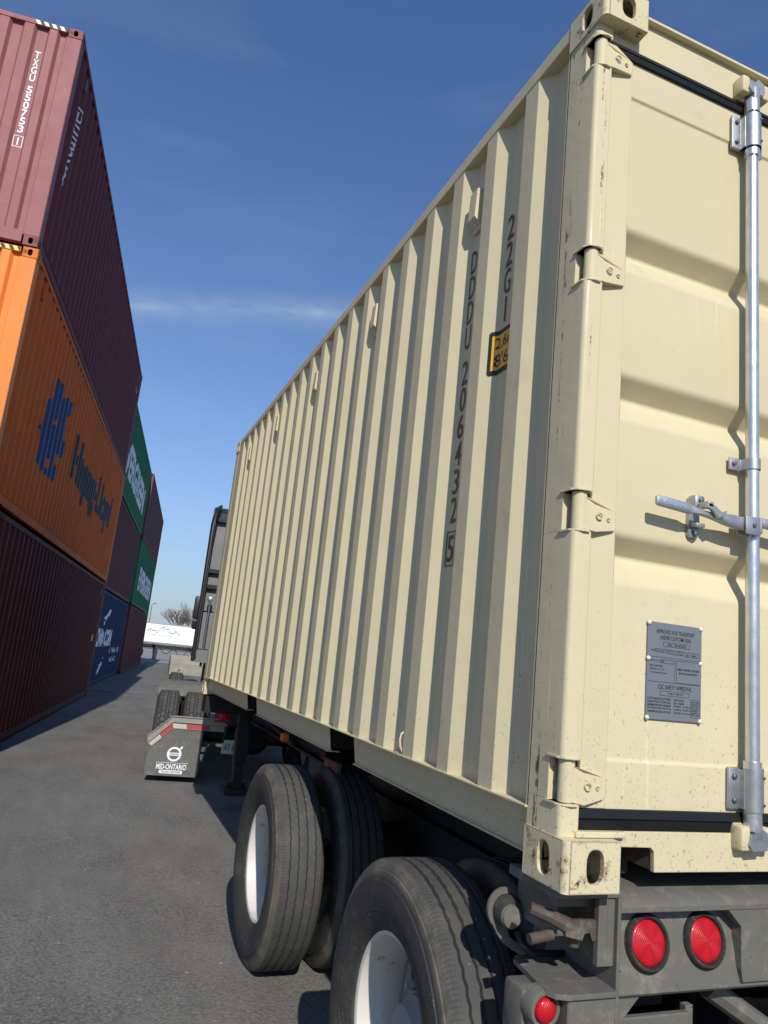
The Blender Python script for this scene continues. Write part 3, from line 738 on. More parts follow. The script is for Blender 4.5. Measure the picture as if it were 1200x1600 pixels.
        arc = [(x+0.023*cos(t), y-0.023*sin(t)) for t in (pi*(k/10) for k in range(11))]; m.strip(arc+[(x-0.023, 0.050)], 'z', [z0, z1])
        m.strip([(x+0.023, 0.050), (x+0.023, y)], 'z', [z0, z1])
        m.rbox(x-0.065, x-0.022, 0.044, 0.0505, z0-0.003, z1+0.003, 0.002); m.rbox(x+0.022, x+0.045, 0.044, 0.0505, z0-0.003, z1+0.003, 0.002); m.build('bar_guide', 'galv', door, off=OFF, smooth=35)
        m = MB(); m.lathe([(0.044, 0.007), (0.038, 0.007), (0.036, 0.0)], (x-0.05, 0, (z0+z1)/2), 'y', 8); m.build('bolt', 'bolt', door, off=OFF)
        for zc, up in ((2.475, 1), (0.125, -1)):           # cams and keepers
            m = MB()
            m.rbox(x-0.013, x+0.013, -0.001, 0.034, min(zc-up*0.05, zc), max(zc-up*0.05, zc), 0.004)
            m.prism([(x-0.034, zc-0.014), (x-0.020, zc-0.028), (x+0.026, zc-0.026), (x+0.036, zc-0.008), (x+0.030, zc+0.020), (x+0.006, zc+0.030), (x-0.010, zc+0.012), (x-0.026, zc+0.016)], 'y', 0.000, 0.022)
            m.rbox(x+0.028, x+0.046, 0.008, 0.03, zc-0.006, zc+0.010, 0.003); m.build('bar_cam', 'galv', door, off=OFF, smooth=35)
            m = MB()
            m.rbox(x-0.056, x-0.022, 0.006, 0.052, zc-0.030, zc+0.034, 0.008); m.rbox(x+0.030, x+0.062, 0.006, 0.052, zc-0.028, zc+0.030, 0.008); m.rbox(x-0.05, x+0.056, 0.036, 0.052, zc-0.036, zc+0.036, 0.005)
            m.build('cam_keeper', 'beige', bc, off=OFF, smooth=35)
        # handle: hub, twisted lever, catch
        zc = 0.982
        m = MB()
        m.rbox(x-0.058, x-0.002, -0.010, -0.004, zc-0.030, zc+0.024, 0.003); m.rbox(x-0.058, x-0.002, 0.020, 0.026, zc-0.030, zc+0.024, 0.003)
        m.rbox(x-0.004, x+0.006, -0.010, 0.026, zc-0.022, zc+0.018, 0.003)
        hub = m.build('handle_hub', 'galv', door, off=OFF, smooth=35)
        m = MB()
        st = [(-0.050, 0.0, 0.019, 0.007, 0), (-0.095, 0.001, 0.019, 0.007, 0), (-0.125, 0.002, 0.016, 0.008, 0), (-0.165, 0.004, 0.009, 0.011, 0), (-0.205, 0.007, 0.007, 0.010, 0), (-0.235, 0.010, 0.009, 0.007, 0), (-0.255, 0.011, 0.0155, 0.0045, 0), (-0.365, 0.016, 0.0145, 0.0045, 0), (-0.371, 0.016, 0.011, 0.004, 0)]
        rings = []
        for dx, dz, hh, th, _ in st:
            rings.append([m.v((x+dx, 0.006+sy_*th, zc+dz+sz*hh)) for sy_, sz in ((-1, -0.85), (-1, 0.85), (-0.6, 1), (0.6, 1), (1, 0.85), (1, -0.85), (0.6, -1), (-0.6, -1))])
        for r0, r1 in zip(rings, rings[1:]):
            for k in range(8): m.f((r0[k], r0[(k+1) % 8], r1[(k+1) % 8], r1[k]))
        m.f(rings[0][::-1]); m.f(rings[-1])
        hd = m.build('handle', 'galv', door, off=OFF, smooth=50)
        if side == 0 and bi == 0:
            tb = moved(text_bm('SAEJIN', 0.092, 0.013, 0.02), 0, 0)
            def onh(u, v, x=x, zc=zc): return Vector((x-0.362+u-OFF[0], 0.0008-OFF[1], zc+0.0165-0.005*(u/0.11)+v-0.0065))
            lay(tb, 'lettering', 'chrome', door, onh)
        m = MB(); cx = x-0.196
        pr = [(cx-0.020, zc-0.048), (cx-0.012, zc-0.058), (cx+0.010, zc-0.058), (cx+0.019, zc-0.048), (cx+0.019, zc+0.055), (cx+0.012, zc+0.066), (cx-0.008, zc+0.066), (cx-0.018, zc+0.055)]
        m.prism(pr, 'y', 0.046, 0.0595); m.rbox(cx-0.016, cx+0.016, 0.020, 0.046, zc-0.030, zc-0.018, 0.003)
        m.rbox(cx-0.018, cx+0.018, 0.024, 0.050, zc+0.026, zc+0.064, 0.006)
        m.prism([(cx-0.012, zc+0.034), (cx+0.014, zc+0.030), (cx+0.040, zc+0.014), (cx+0.060, zc+0.022), (cx+0.050, zc+0.006), (cx+0.030, zc-0.004), (cx+0.004, zc+0.016), (cx-0.014, zc+0.020)], 'y', -0.016, -0.006)
        m.rbox(cx-0.010, cx+0.010, -0.016, 0.024, zc+0.022, zc+0.040, 0.003)
        m.build('handle_catch', 'galv', door, off=OFF, smooth=35)
        for zz in (zc-0.046, zc+0.048): m = MB(); m.lathe([(0.047, 0.009), (0.036, 0.009), (0.017, 0.0075), (0.015, 0.0)] if zz > zc else [(0.047, 0.008), (0.036, 0.008), (0.034, 0.0)], (cx, 0, zz), 'y', 8); m.build('bolt', 'bolt', door, off=OFF)
        m = MB(); m.lathe([(-0.009, 0.007), (-0.014, 0.006), (-0.015, 0.0)], (x-0.028, 0, zc-0.002), 'y', 10)
        m.build('bolt', 'bolt', door, off=OFF)
    if side == 0:
        # approval plate with print and rivets
        px0, px1, pz0, pz1 = 0.274, 0.463, 0.413, 0.672; yp = 0.0535
        m = MB(); m.rbox(px0, px1, yp, 0.0598, pz0, pz1, 0.001); plate = m.build('data_plate', 'plate', door, off=OFF)
        for rx in (px0+0.003, px1-0.004):
            for rz in (pz0+0.004, (pz0+pz1)/2+0.03, pz1-0.004): m = MB(); m.lathe([(0.0535, 0.0065), (0.0505, 0.006), (0.0485, 0.003), (0.048, 0.0)], (rx, 0, rz), 'y', 10); m.build('rivet', 'rivet', door, off=OFF, smooth=50)
        rows = []
        PW = px1-px0
        def tx(body, fx, fw, zc_, h_, b=0.0): rows.append(moved(text_bm(body, PW*fw, h_, b), px0+PW*fx, zc_))
        def ln(fx0, fz0, fx1, fz1, t_=0.0009):
            x0, x1 = px0+PW*fx0, px0+PW*fx1
            if abs(fz0-fz1) < 1e-6: rows.append(poly_bm([[(x0, fz0), (x1, fz0), (x1, fz0+t_), (x0, fz0+t_)]]))
            else: rows.append(poly_bm([[(x0, fz0), (x0+t_, fz0), (x0+t_, fz1), (x0, fz1)]]))
        def rect(fx0, fx1, z0, z1): ln(fx0, z0, fx1, z0); ln(fx0, z1, fx1, z1); ln(fx0, z0+0.001, fx0, z1-0.0002); ln(fx1, z0+0.001, fx1, z1-0.0002)
        T = pz1
        tx('APPROVED FOR TRANSPORT', 0.15, 0.71, T-0.030, 0.0115, 0.004); tx('UNDER CUSTOMS SEAL', 0.22, 0.58, T-0.046, 0.0115, 0.004)
        rect(0.28, 0.77, T-0.064, T-0.052); tx('DBC 1784 BV2023', 0.36, 0.34, T-0.0615, 0.007, 0.01)
        tx('TYPE', 0.05, 0.07, T-0.079, 0.005); rect(0.13, 0.37, T-0.081, T-0.072); tx('BHCSC-20C-11(I)', 0.14, 0.22, T-0.079, 0.005); tx('MANUFACTURERS No.', 0.38, 0.29, T-0.076, 0.005); tx('OF THE CONTAINER', 0.38, 0.27, T-0.084, 0.005); rect(0.68, 0.95, T-0.086, T-0.074); tx('28L7  00084', 0.70, 0.20, T-0.083, 0.005)
        ln(0.02, T-0.094, 0.98, T-0.094)
        tx('IDENTITY No.', 0.04, 0.16, T-0.106, 0.005); rect(0.22, 0.48, T-0.109, T-0.100); tx('0882', 0.24, 0.07, T-0.1065, 0.005)
        tx('BSG CONTAINER', 0.05, 0.23, T-0.120, 0.0052); tx('SERVICE CO., LTD.', 0.05, 0.26, T-0.129, 0.0052); tx('www.bsgcontainer.com', 0.05, 0.30, T-0.138, 0.0052)
        ln(0.50, T-0.157, 0.50, T-0.096); ln(0.53, T-0.157, 0.53, T-0.098); ln(0.53, T-0.099, 0.97, T-0.099); ln(0.53, T-0.158, 0.97, T-0.158)
        tx('TIMBER COMPONENT TREATMENT', 0.55, 0.41, T-0.124, 0.0055, 0.006); tx('IM/TAILILEUM 400/2019', 0.58, 0.34, T-0.134, 0.0055, 0.006)
        ln(0.02, T-0.160, 0.98, T-0.160)
        tx('CSC SAFETY APPROVAL', 0.20, 0.62, T-0.178, 0.012, 0.004); rect(0.24, 0.77, T-0.195, T-0.183); tx('CTBJ-11/98/123', 0.38, 0.27, T-0.192, 0.006, 0.01)
        for k, (a, c) in enumerate((('DATE MANUFACTURED', '09/2023'), ('IDENTIFICATION No.', '28L7  00084'), ('MAXIMUM OPERATING GROSS MASS', '30,480 kg   67,200 lb'), ('ALLOWABLE STACKING LOAD FOR 1.8g', '216,000 kg  476,200 lb'), ('TRANSVERSE RACKING TEST FORCE', '150,000 newtons'))):
            zz = T-0.2065-k*0.0085; tx(a, 0.02, 0.42, zz, 0.0058, 0.008); tx(c, 0.49, 0.30 if k > 1 else 0.19, zz, 0.0055, 0.004)
        rect(0.80, 0.97, T-0.247, T-0.200); 
        for k, a in enumerate(('END WALL', 'LOAD 0.4P', 'SIDE WALL', '0.6P', 'FIRST', 'EXAM DATE', 'SEPT 2028')): tx(a, 0.815, 0.14, T-0.2075-k*0.0058, 0.0043, 0.008)
        bprint = merge(*rows)
        lay(bprint, 'lettering', 'black_ink', door, lambda u, v: Vector((u-OFF[0], yp-0.0006-OFF[1], v)))
# ventilators under the top rail, on the recessed flats
for y in (0.782, 1.894, 3.006, 4.118, 5.230):
    m = MB(); xi = 0.045; a, b = y-0.002, y+0.056
    pr = [(xi, 2.376), (0.006, 2.376-0.010), (0.002, 2.250), (0.002, 2.240), (xi, 2.205)]
    m.prism([(p, q) for p, q in pr], 'y', a, b)
    m.rbox(0.030, xi, a-0.006, b+0.006, 2.196, 2.216, 0.003); bb(m, 'ventilator')
    m = MB(); m.tube([(0.021, (a+b)/2, 2.2215), (0.0200, (a+b)/2, 2.2195)], 0.007, 10); bb(m, 'vent_hole', 'white_ink')
m = MB(); m.tube([(0.012, 1.02, 0.170), (0.000, 1.02, 0.19), (-0.004, 1.02, 0.215), (0.000, 1.02, 0.236), (0.012, 1.02, 0.245)], 0.004, 8); bb(m, 'lashing_ring')
# side lettering (on the recessed flats) and height sticker
def bside(u, z): return Vector((0.005+dB(u)-0.003-OFF[0], u-OFF[1], z))
def bcode(chars, yc, z_top, ch, cw, pitch, sp, boxed):
    parts = []; z = z_top; last = z
    for c in chars:
        if c == ' ': z -= sp; continue
        wd = cw*0.22 if c == '1' else cw
        bt = text_bm(c, wd, ch, 0.003); parts.append(moved(bt, -wd/2, z-ch)); last = z-ch; z -= pitch
    b = merge(*parts)
    if boxed:
        w2, t_ = cw*0.72, 0.0035; a0, a1 = last-0.016, last+ch+0.016
        b = merge(b, poly_bm([[(-w2, a0), (w2, a0), (w2, a0+t_), (-w2, a0+t_)], [(-w2, a1-t_), (w2, a1-t_), (w2, a1), (-w2, a1)], [(-w2, a0+t_), (-w2+t_, a0+t_), (-w2+t_, a1-t_), (-w2, a1-t_)], [(w2-t_, a0+t_), (w2, a0+t_), (w2, a1-t_), (w2-t_, a1-t_)]]))
    # seen from the -x side the reading direction runs towards -y
    return lay(b, 'lettering', 'ink', bc, lambda u, v: bside(yc-u, v))
bcode('DDDU 206432 5', 0.834, 2.128, 0.098, 0.046, 0.1085, 0.038, True)
bcode('22G1', 0.556, 2.128, 0.098, 0.044, 0.1085, 0.05, False)
def wrap(u, z, off=0.0025): return Vector((0.005+dB(u)-off-OFF[0], u-OFF[1], z))
kc = [c for c in cutsB if 0.4 < c < 0.7]
lay(poly_bm([[(0.618, 1.52), (0.618, 1.672), (0.612, 1.680), (0.372+0.13, 1.680), (0.502, 1.512), (0.612, 1.512)]]), 'height_sticker', 'black_ink', bc, lambda u, z: wrap(u, z, 0.0018), kc)
lay(poly_bm([[(0.606, 1.530), (0.606, 1.662), (0.502, 1.662), (0.502, 1.530)]]), 'height_sticker', 'yellow', bc, lambda u, z: wrap(u, z, 0.0028), kc)
for body, z in (('2,6m', 1.602), ("8'6\"", 1.540)):
    tb = text_bm(body, 0.112, 0.050, 0.0)
    for v in tb.verts: v.co.x = 0.596-v.co.x; v.co.y += z
    lay(tb, 'lettering', 'black_ink', bc, lambda u, z: wrap(u, z, 0.0038), kc)

# ------------------------------------------------------------------ wheels
TYRE_R, TYRE_Z, TYRE_W = 0.516, 0.504, 1.07
def tyre_mb(kind, R=TYRE_R, n=144, flat=0.012):
    m = MB()
    half = [(0.080, 0.288), (0.098, 0.298), (0.118, 0.330), (0.131, 0.372), (0.1315, 0.400), (0.127, 0.428), (0.1235, 0.430), (0.1225, 0.436), (0.1165, 0.452), (0.113, 0.4545), (0.112, 0.460), (0.105, 0.472), (0.100, 0.481)]
    half = [(x, 0.288+(r-0.288)*(R-0.288)/(0.490-0.288)) for x, r in half]
    if kind == 'rib':
        gr_ = [0.062, 0.021]; e = [(0.092, R-0.004)]
        for g_ in gr_: e += [(g_+0.0070, R-0.0015), (g_+0.0046, R-0.015), (g_-0.0046, R-0.015), (g_-0.0070, R-0.0012)]
        tread = [(x, r, 1 if abs(r-(R-0.004)) > 1e-9 else 0) for x, r in e]
        right = [(x, r, 0) for x, r in half]+tread
    else:
        xs = [0.094, 0.090, 0.076, 0.0715, 0.066, 0.0615, 0.046, 0.036, 0.0255, 0.0215, 0.016, 0.0115, 0.004]
        right = [(x, r, 0) for x, r in half]+[(x, R-0.002 if x > 0.09 else R, 2) for x in xs]
    prof = right+[(-x, r, q) for x, r, q in right[::-1]]
    prof = [(x*TYRE_W, r, q) for x, r, q in prof]; rings = []
    for k in range(n):
        t = 2*pi*k/n; ring = []
        for x, r, q in prof:
            xx, rr = x, r
            if q == 1: xx += 0.0022*(1 if (k//1) % 2 else -1)*(1 if x > 0 else 1)
            if q == 2:
                ax = abs(x)/TYRE_W
                if 0.062 < ax < 0.071 or 0.012 < ax < 0.021: rr = R-0.016
                else:
                    row = 0 if ax > 0.07 else (1 if ax > 0.02 else 2)
                    if (k+(2 if row == 1 else 0)+(1 if x < 0 else 0)) % 5 == 0 and ax < 0.092: rr = R-0.014
            y, z = rr*sin(t), -rr*cos(t)
            if z < -(R-flat): z = -(R-flat); xx *= 1.03
            ring.append(m.v((xx, y, z)))
        rings.append(ring)
    for k in range(n):
        a, b = rings[k], rings[(k+1) % n]
        for i in range(len(prof)-1): m.f((a[i], a[i+1], b[i+1], b[i]))
    return m
def wheel_disc(d):      # d = +1: dish opens towards -x; returns hub/disc builder
    m = MB()
    pr = [(0.066, 0.258), (0.070, 0.235), (0.060, 0.205), (0.052, 0.180), (0.050, 0.150), (0.046, 0.125), (0.030, 0.118), (-0.005, 0.112), (-0.015, 0.100), (-0.045, 0.086), (-0.052, 0.070), (-0.054, 0.0)]
    m.lathe([(d*a, r) for a, r in pr], (0, 0, 0), 'x', 40, skip=lambda k, i: i in (1, 2) and k % 8 in (3, 4))
    for k in range(10):
        t = 2*pi*k/10+0.2; cy, cz = 0.145*cos(t), 0.145*sin(t)
        m.lathe([(d*0.050, 0.017), (d*0.020, 0.016), (d*0.016, 0.012), (d*0.000, 0.010), (d*-0.002, 0.0)], (0, cy, cz), 'x', 6)
    return m
def rim_mb(d):
    m = MB()
    pr = [(-0.086, 0.286), (-0.092, 0.2995), (-0.096, 0.2985), (-0.097, 0.292), (-0.092, 0.281), (-0.080, 0.276), (-0.050, 0.270), (-0.010, 0.262), (0.030, 0.262), (0.062, 0.266), (0.080, 0.274), (0.094, 0.284), (0.097, 0.296), (0.092, 0.2995), (0.085, 0.286)]
    m.lathe([(d*a, r) for a, r in pr], (0, 0, 0), 'x', 56); return m
_T = tyre_mb('rib').build('tyre', 'tyre', smooth=28); _TD = tyre_mb('lug', n=225).build('tyre', 'tyre_drive', smooth=25)
_WO = wheel_disc(1).build('wheel', 'disc_shaded_dirty', smooth=35); _WI = wheel_disc(-1).build('wheel', 'disc_shaded_dirty', smooth=35)
_RO = rim_mb(1).build('rim', 'rim', smooth=40); _RI = rim_mb(-1).build('rim', 'rim', smooth=40)
def add_wheel(parent, x, y, z, d, spin, tyre):
    p = Vector((x, y, z))
    wd = inst(_WO if d > 0 else _WI, parent, p)
    t = inst(tyre, wd, (0, 0, 0)); r = inst(_RO if d > 0 else _RI, wd, (0, 0, 0))
    return wd

# ------------------------------------------------------------------ trailer chassis
ch = thing('container_chassis', 'grey skeletal trailer chassis with white-rimmed dual wheels carrying the beige container', 'trailer', (WB/2, 0.8, 0))
CO = (WB/2, 0.8, -0.02)
def cb(m, name, mat='steel_dark', smooth=0, parent=None, label=None): return m.build(name, mat, parent or ch, off=CO, smooth=smooth, label=label)
for y in (0.79, 2.68):
    for x, d in ((0.042, 1), (0.382, -1), (WB-0.042, -1), (WB-0.382, 1)):
        add_wheel(ch, x-CO[0], y-CO[1], TYRE_Z, d, 0, _T)
    m = MB(); m.tube([(0.2, y, 0.504), (WB-0.2, y, 0.504)], 0.065, 16); m.box(0.9, 1.5, y-0.09, y+0.09, 0.40, 0.55); cb(m, 'axle')
    for x in (0.70, WB-0.70):
        m = MB(); m.tube([(x, y-0.14, 0.60), (x, y+0.14, 0.60)], 0.09, 18); m.tube([(x, y+0.14, 0.60), (x, y+0.19, 0.60)], 0.035, 10); cb(m, 'brake_chamber', smooth=40)
for x in (0.80, WB-0.80):
    m = MB(); m.box(x-0.06, x+0.06, 0.34, 9.1, 1.075, 1.095); m.box(x-0.06, x+0.06, 0.34, 9.1, 0.79, 0.81); m.box(x-0.008, x+0.008, 0.34, 9.1, 0.81, 1.075); cb(m, 'main_rail')
    for y in (0.35, 1.74, 3.5):
        m = MB(); m.prism([(y-0.13, 0.789), (y+0.13, 0.789), (y+0.06, 0.50), (y-0.06, 0.50)], 'x', x-0.035, x+0.035); cb(m, 'spring_hanger')
    m = MB()
    for y in (0.79, 2.70):
        pts = [(x, y-0.86+0.172*k, 0.60-0.055*(1-((k-5)/5.0)**2)*-1) for k in range(11)]; m.tube(pts, 0.03, 6)
    cb(m, 'leaf_spring')
for x in (0.80, WB-0.80):
    m = MB(); m.box(x-0.05, x+0.05, 0.36, 3.55, 0.56, 0.785); cb(m, 'bogie_frame')
m = MB(); m.box(0.86, WB-0.86, 1.55, 1.90, 0.45, 0.80); cb(m, 'bogie_cross_box')
for y in (1.2, 2.0, 3.1, 4.2, 5.1, 7.0, 8.4):
    m = MB(); m.box(0.81, WB-0.81, y, y+0.10, 0.86, 1.02); cb(m, 'cross_member')
m = MB(); m.box(0.02, WB-0.02, 5.78, 5.98, 0.98, 1.130); cb(m, 'front_bolster', 'steel_dark')
for a_, b_ in ((0.50, 0.79), (WB-0.79, WB-0.50)): m = MB(); m.box(a_, b_, 3.4, 3.5, 0.93, 1.07); cb(m, 'outrigger', 'steel_dark')
# landing gear
for x in (0.56, WB-0.56):
    m = MB(); m.rbox(x-0.065, x+0.065, 6.40, 6.53, 0.42, 1.06, 0.01); m.rbox(x-0.05, x+0.05, 6.415, 6.515, 0.17, 0.42, 0.008); cb(m, 'landing_leg')
    m = MB(); m.prism([(x-0.15, 0.17), (x-0.12, 0.12), (x+0.12, 0.12), (x+0.15, 0.17), (x+0.13, 0.18), (x-0.13, 0.18)], 'y', 6.32, 6.60); m.tube([(x-0.1, 6.46, 0.20), (x+0.1, 6.46, 0.20)], 0.03, 8); cb(m, 'landing_shoe')
m = MB(); m.tube([(0.6, 6.47, 0.72), (WB-0.6, 6.47, 0.72)], 0.022, 8); m.tube([(0.5, 6.47, 0.80), (0.40, 6.47, 0.80), (0.36, 6.47, 0.62), (0.28, 6.47, 0.62)], 0.013, 8); cb(m, 'landing_crank')
m = MB(); m.tube([(0.64, 6.36, 1.0), (0.72, 5.0, 0.84)], 0.025, 8); m.tube([(WB-0.64, 6.36, 1.0), (WB-0.72, 5.0, 0.84)], 0.025, 8); cb(m, 'landing_brace')
# rear bolster beam: folded top, recessed lamp panel, raised right part
bx0, bx1 = 0.208, WB-0.208
m = MB()
m.prism([(0.350, 0.885), (0.350, 1.128), (0.135, 1.128), (0.100, 1.122), (0.062, 1.108), (0.052, 1.096), (0.052, 1.083), (0.098, 1.080), (0.060, 0.893), (0.068, 0.885)], 'x', bx0, bx1)
top = cb(m, 'rear_beam', 'steel', smooth=30)
m = MB()
rp = [(0.500, 1.0818), (0.568, 1.0818), (0.612, 1.040), (0.612, 0.936), (0.618, 0.905), (WB-0.618, 0.905), (WB-0.612, 0.936), (WB-0.612, 1.040), (WB-0.568, 1.0818)][1:]
m.prism(rp, 'y', 0.0525, 0.12); cb(m, 'beam_face', 'steel')
for x in (bx0, bx1):                                      # end plates of the beam, running down to the under-ride frame
    m = MB(); m.box(x-0.006, x+0.004, 0.050, 0.345, 0.55, 1.118); cb(m, 'end_plate', 'steel')
for sgn, X in ((1, lambda u: u), (-1, lambda u: WB-u)):
    for lx in (0.320, 0.510):
        lz = 1.003; yb = 0.0785; tl = radians(12.0)
        lo = bpy.data.objects.new('tail_lamp', None)
        m = MB(); m.lathe([(0.006, 0.069), (-0.006, 0.068), (-0.012, 0.063), (-0.012, 0.057), (-0.004, 0.0525), (0.006, 0.0525)], (0, 0, 0), 'y', 40)
        gm = m.build('tail_lamp', 'grommet', ch, smooth=40); gm.location = (X(lx)-CO[0], yb-CO[1], lz+0.02); gm.rotation_euler = (-tl, 0, 0)
        m = MB(); m.lathe([(0.004, 0.0525), (-0.006, 0.0525), (-0.009, 0.049), (-0.0105, 0.037), (-0.0115, 0.020), (-0.012, 0.0)], (0, 0, 0), 'y', 40)
        ln_ = m.build('lens', 'red_lens', gm, smooth=60)
        bpy.data.objects.remove(lo)
# pocket under the corner casting with its twist lock
for sgn, X in ((1, lambda u: u), (-1, lambda u: WB-u)):
    def bx(m, a, b, *r_):
        p, q = sorted((X(a), X(b))); m.box(p, q, *r_)
    m = MB(); bx(m, 0.015, 0.202, 0.055, 0.26, 1.118, 1.142); bx(m, 0.178, 0.2015, 0.062, 0.26, 0.960, 1.117); bx(m, 0.045, 0.060, 0.10, 0.26, 1.02, 1.117)
    bx(m, 0.060, 0.177, 0.19, 0.20, 0.985, 1.117); bx(m, 0.150, 0.177, 0.058, 0.075, 0.962, 1.117); bx(m, 0.060, 0.177, 0.10, 0.19, 1.085, 1.117); cb(m, 'twist_lock_housing', 'steel')
    m = MB()
    p = [(X(0.172), 1.062), (X(0.085), 1.066), (X(0.060), 1.060), (X(0.062), 1.030), (X(0.110), 1.018), (X(0.116), 1.034), (X(0.132), 1.036), (X(0.140), 1.016), (X(0.172), 1.022)]
    m.prism(p, 'y', 0.066, 0.080)
    m.tube([(X(0.075), 0.078, 1.050), (X(0.030), 0.090, 1.068), (X(-0.020), 0.105, 1.084)], [0.019, 0.016, 0.014], 8); cb(m, 'twist_lock_handle', 'rusty', smooth=30)
    m = MB(); m.tube([(X(-0.02), 0.10, 1.015), (X(0.045), 0.10, 1.023)], 0.013, 10); m.tube([(X(0.11), 0.10, 1.03), (X(0.11), 0.10, 0.995)], 0.014, 10); cb(m, 'lock_pin', 'rusty', smooth=40)
    # marker lamp box below: folded top shelf, body, lamp in a rounded nose
    m = MB(); m.prism([(X(0.2015), 0.040), (X(0.060), 0.040), (X(0.030), 0.052), (X(0.018), 0.075), (X(0.040), 0.255), (X(0.075), 0.285), (X(0.2015), 0.285)], 'z', 0.900, 0.912); cb(m, 'shelf', 'steel', smooth=20)
    m = MB(); m.prism([(X(0.2015), 0.050), (X(0.070), 0.050), (X(0.066), 0.054), (X(0.066), 0.20), (X(0.2015), 0.20)], 'z', 0.72, 0.8995); cb(m, 'lamp_box', 'steel', smooth=20)
    m = MB(); m.lathe([(0.070, 0.044), (0.034, 0.044), (0.026, 0.040), (0.026, 0.032), (0.034, 0.029)], (X(0.022), 0.050, 0.867), 'y', 24)
    p, q = sorted((X(-0.022), X(0.0635))); m.rbox(p, q, 0.112, 0.20, 0.78, 0.8995, 0.012); mk = cb(m, 'marker_lamp', 'steel', smooth=40)
    m = MB(); m.lathe([(0.036, 0.0285), (0.024, 0.028), (0.019, 0.022), (0.017, 0.010), (0.0165, 0.0)], (X(0.022), 0.050, 0.867), 'y', 24); m.build('lens', 'red_lens', mk, off=CO, smooth=50)
    # lamp on a curved arm
    m = MB()
    path = [(0.075, 0.912), (0.045, 0.925), (0.015, 0.944), (-0.004, 0.965), (-0.020, 0.990)]; pin = [(0.095, 0.916), (0.060, 0.942), (0.034, 0.958), (0.026, 0.975), (0.022, 0.990)]
    ring = [(0.012+0.050*cos(t), 1.028+0.052*sin(t)) for t in (radians(220)-radians(260)*k/16 for k in range(17))]
    pts = path+ring+pin[::-1]
    m.prism([(X(a), b) for a, b in pts], 'y', 0.268, 0.278); cb(m, 'lamp_arm', 'steel', smooth=20)
    m = MB(); m.lathe([(0.275, 0.040), (0.250, 0.040), (0.236, 0.032), (0.233, 0.0)], (X(0.016), 0, 1.026), 'y', 24); cb(m, 'side_lamp', 'grommet', smooth=40)
    m = MB(); m.lathe([(0.234, 0.030), (0.222, 0.026), (0.219, 0.0)], (X(0.010), 0, 1.020), 'y', 20); cb(m, 'side_lamp_back', 'steel', smooth=40)
    m = MB(); m.tube([(X(0.026), 0.225, 0.990), (X(0.040), 0.226, 0.960), (X(0.075), 0.232, 0.934), (X(0.130), 0.24, 0.926), (X(0.2), 0.26, 0.916)], 0.0085, 8); cb(m, 'cable', 'black_plastic', smooth=60)
    # under-ride parts and gusset
    m = MB(); m.prism([(X(0.2135), 0.884), (X(0.300), 0.884), (X(0.2135), 0.800)], 'y', 0.075, 0.085); cb(m, 'gusset', 'steel')
    m = MB(); p, q = sorted((X(0.2135), X(0.480))); m.rbox(p, q, 0.090, 0.110, 0.55, 0.828, 0.004); m.lathe([(0.092, 0.011), (0.080, 0.011), (0.078, 0.0)], (X(0.335), 0, 0.800), 'y', 8); cb(m, 'under_ride_plate', 'steel')
    m = MB(); bx(m, 0.2135, 0.485, 0.20, 0.32, 0.80, 0.884); cb(m, 'under_beam', 'steel_dark')
    m = MB(); bx(m, 0.49, 0.515, 0.12, 0.14, 0.55, 0.83); cb(m, 'under_ride_post', 'steel')
    m = MB(); m.tube([(X(0.60), 0.16, 0.855), (X(0.95), 0.16, 0.66)], 0.030, 8); cb(m, 'diagonal_brace', 'steel')
m = MB(); m.rbox(0.3, WB-0.3, 0.08, 0.18, 0.46, 0.55, 0.006); cb(m, 'under_ride_guard', 'steel')
m = MB(); m.tube([(0.010, 0.09, 0.838), (0.010, 0.15, 0.838)], 0.018, 10); cb(m, 'hose_end', 'galv', smooth=40)
# air tank, hoses, conspicuity panel, amber side marker
m = MB(); m.tube([(1.0, 3.75, 0.66), (1.0, 4.6, 0.66)], 0.14, 20); cb(m, 'air_tank', smooth=50)
m = MB()
for k in range(3): m.tube([(0.93+0.05*k, 0.5+0.5*j, 0.74+0.03*sin(j*1.7+k)) for j in range(12)], 0.010, 6)
cb(m, 'air_hose', 'black_plastic', smooth=60)
m = MB(); m.rbox(0.30, 0.33, 2.56, 2.80, 0.955, 1.040, 0.004); pn = cb(m, 'tape_panel', 'steel')
m = MB(); m.box(0.297, 0.2995, 2.58, 2.66, 0.965, 1.030); m.build('red_tape', 'red_tape', pn, off=CO)
m = MB(); m.box(0.297, 0.2995, 2.70, 2.78, 0.965, 1.030); m.build('red_tape', 'red_tape', pn, off=CO)
m = MB(); m.box(0.331, 0.79, 2.64, 2.72, 0.97, 1.03); cb(m, 'panel_bracket')
m = MB(); m.lathe([(0.03, 0.030), (0.0, 0.030), (-0.012, 0.024), (-0.016, 0.0)], (0.155, 3.27, 1.085), 'x', 16); ml = cb(m, 'amber_marker', 'amber_lens', smooth=50)
m = MB(); m.box(0.186, 0.80, 3.25, 3.29, 1.075, 1.10); cb(m, 'marker_bracket')

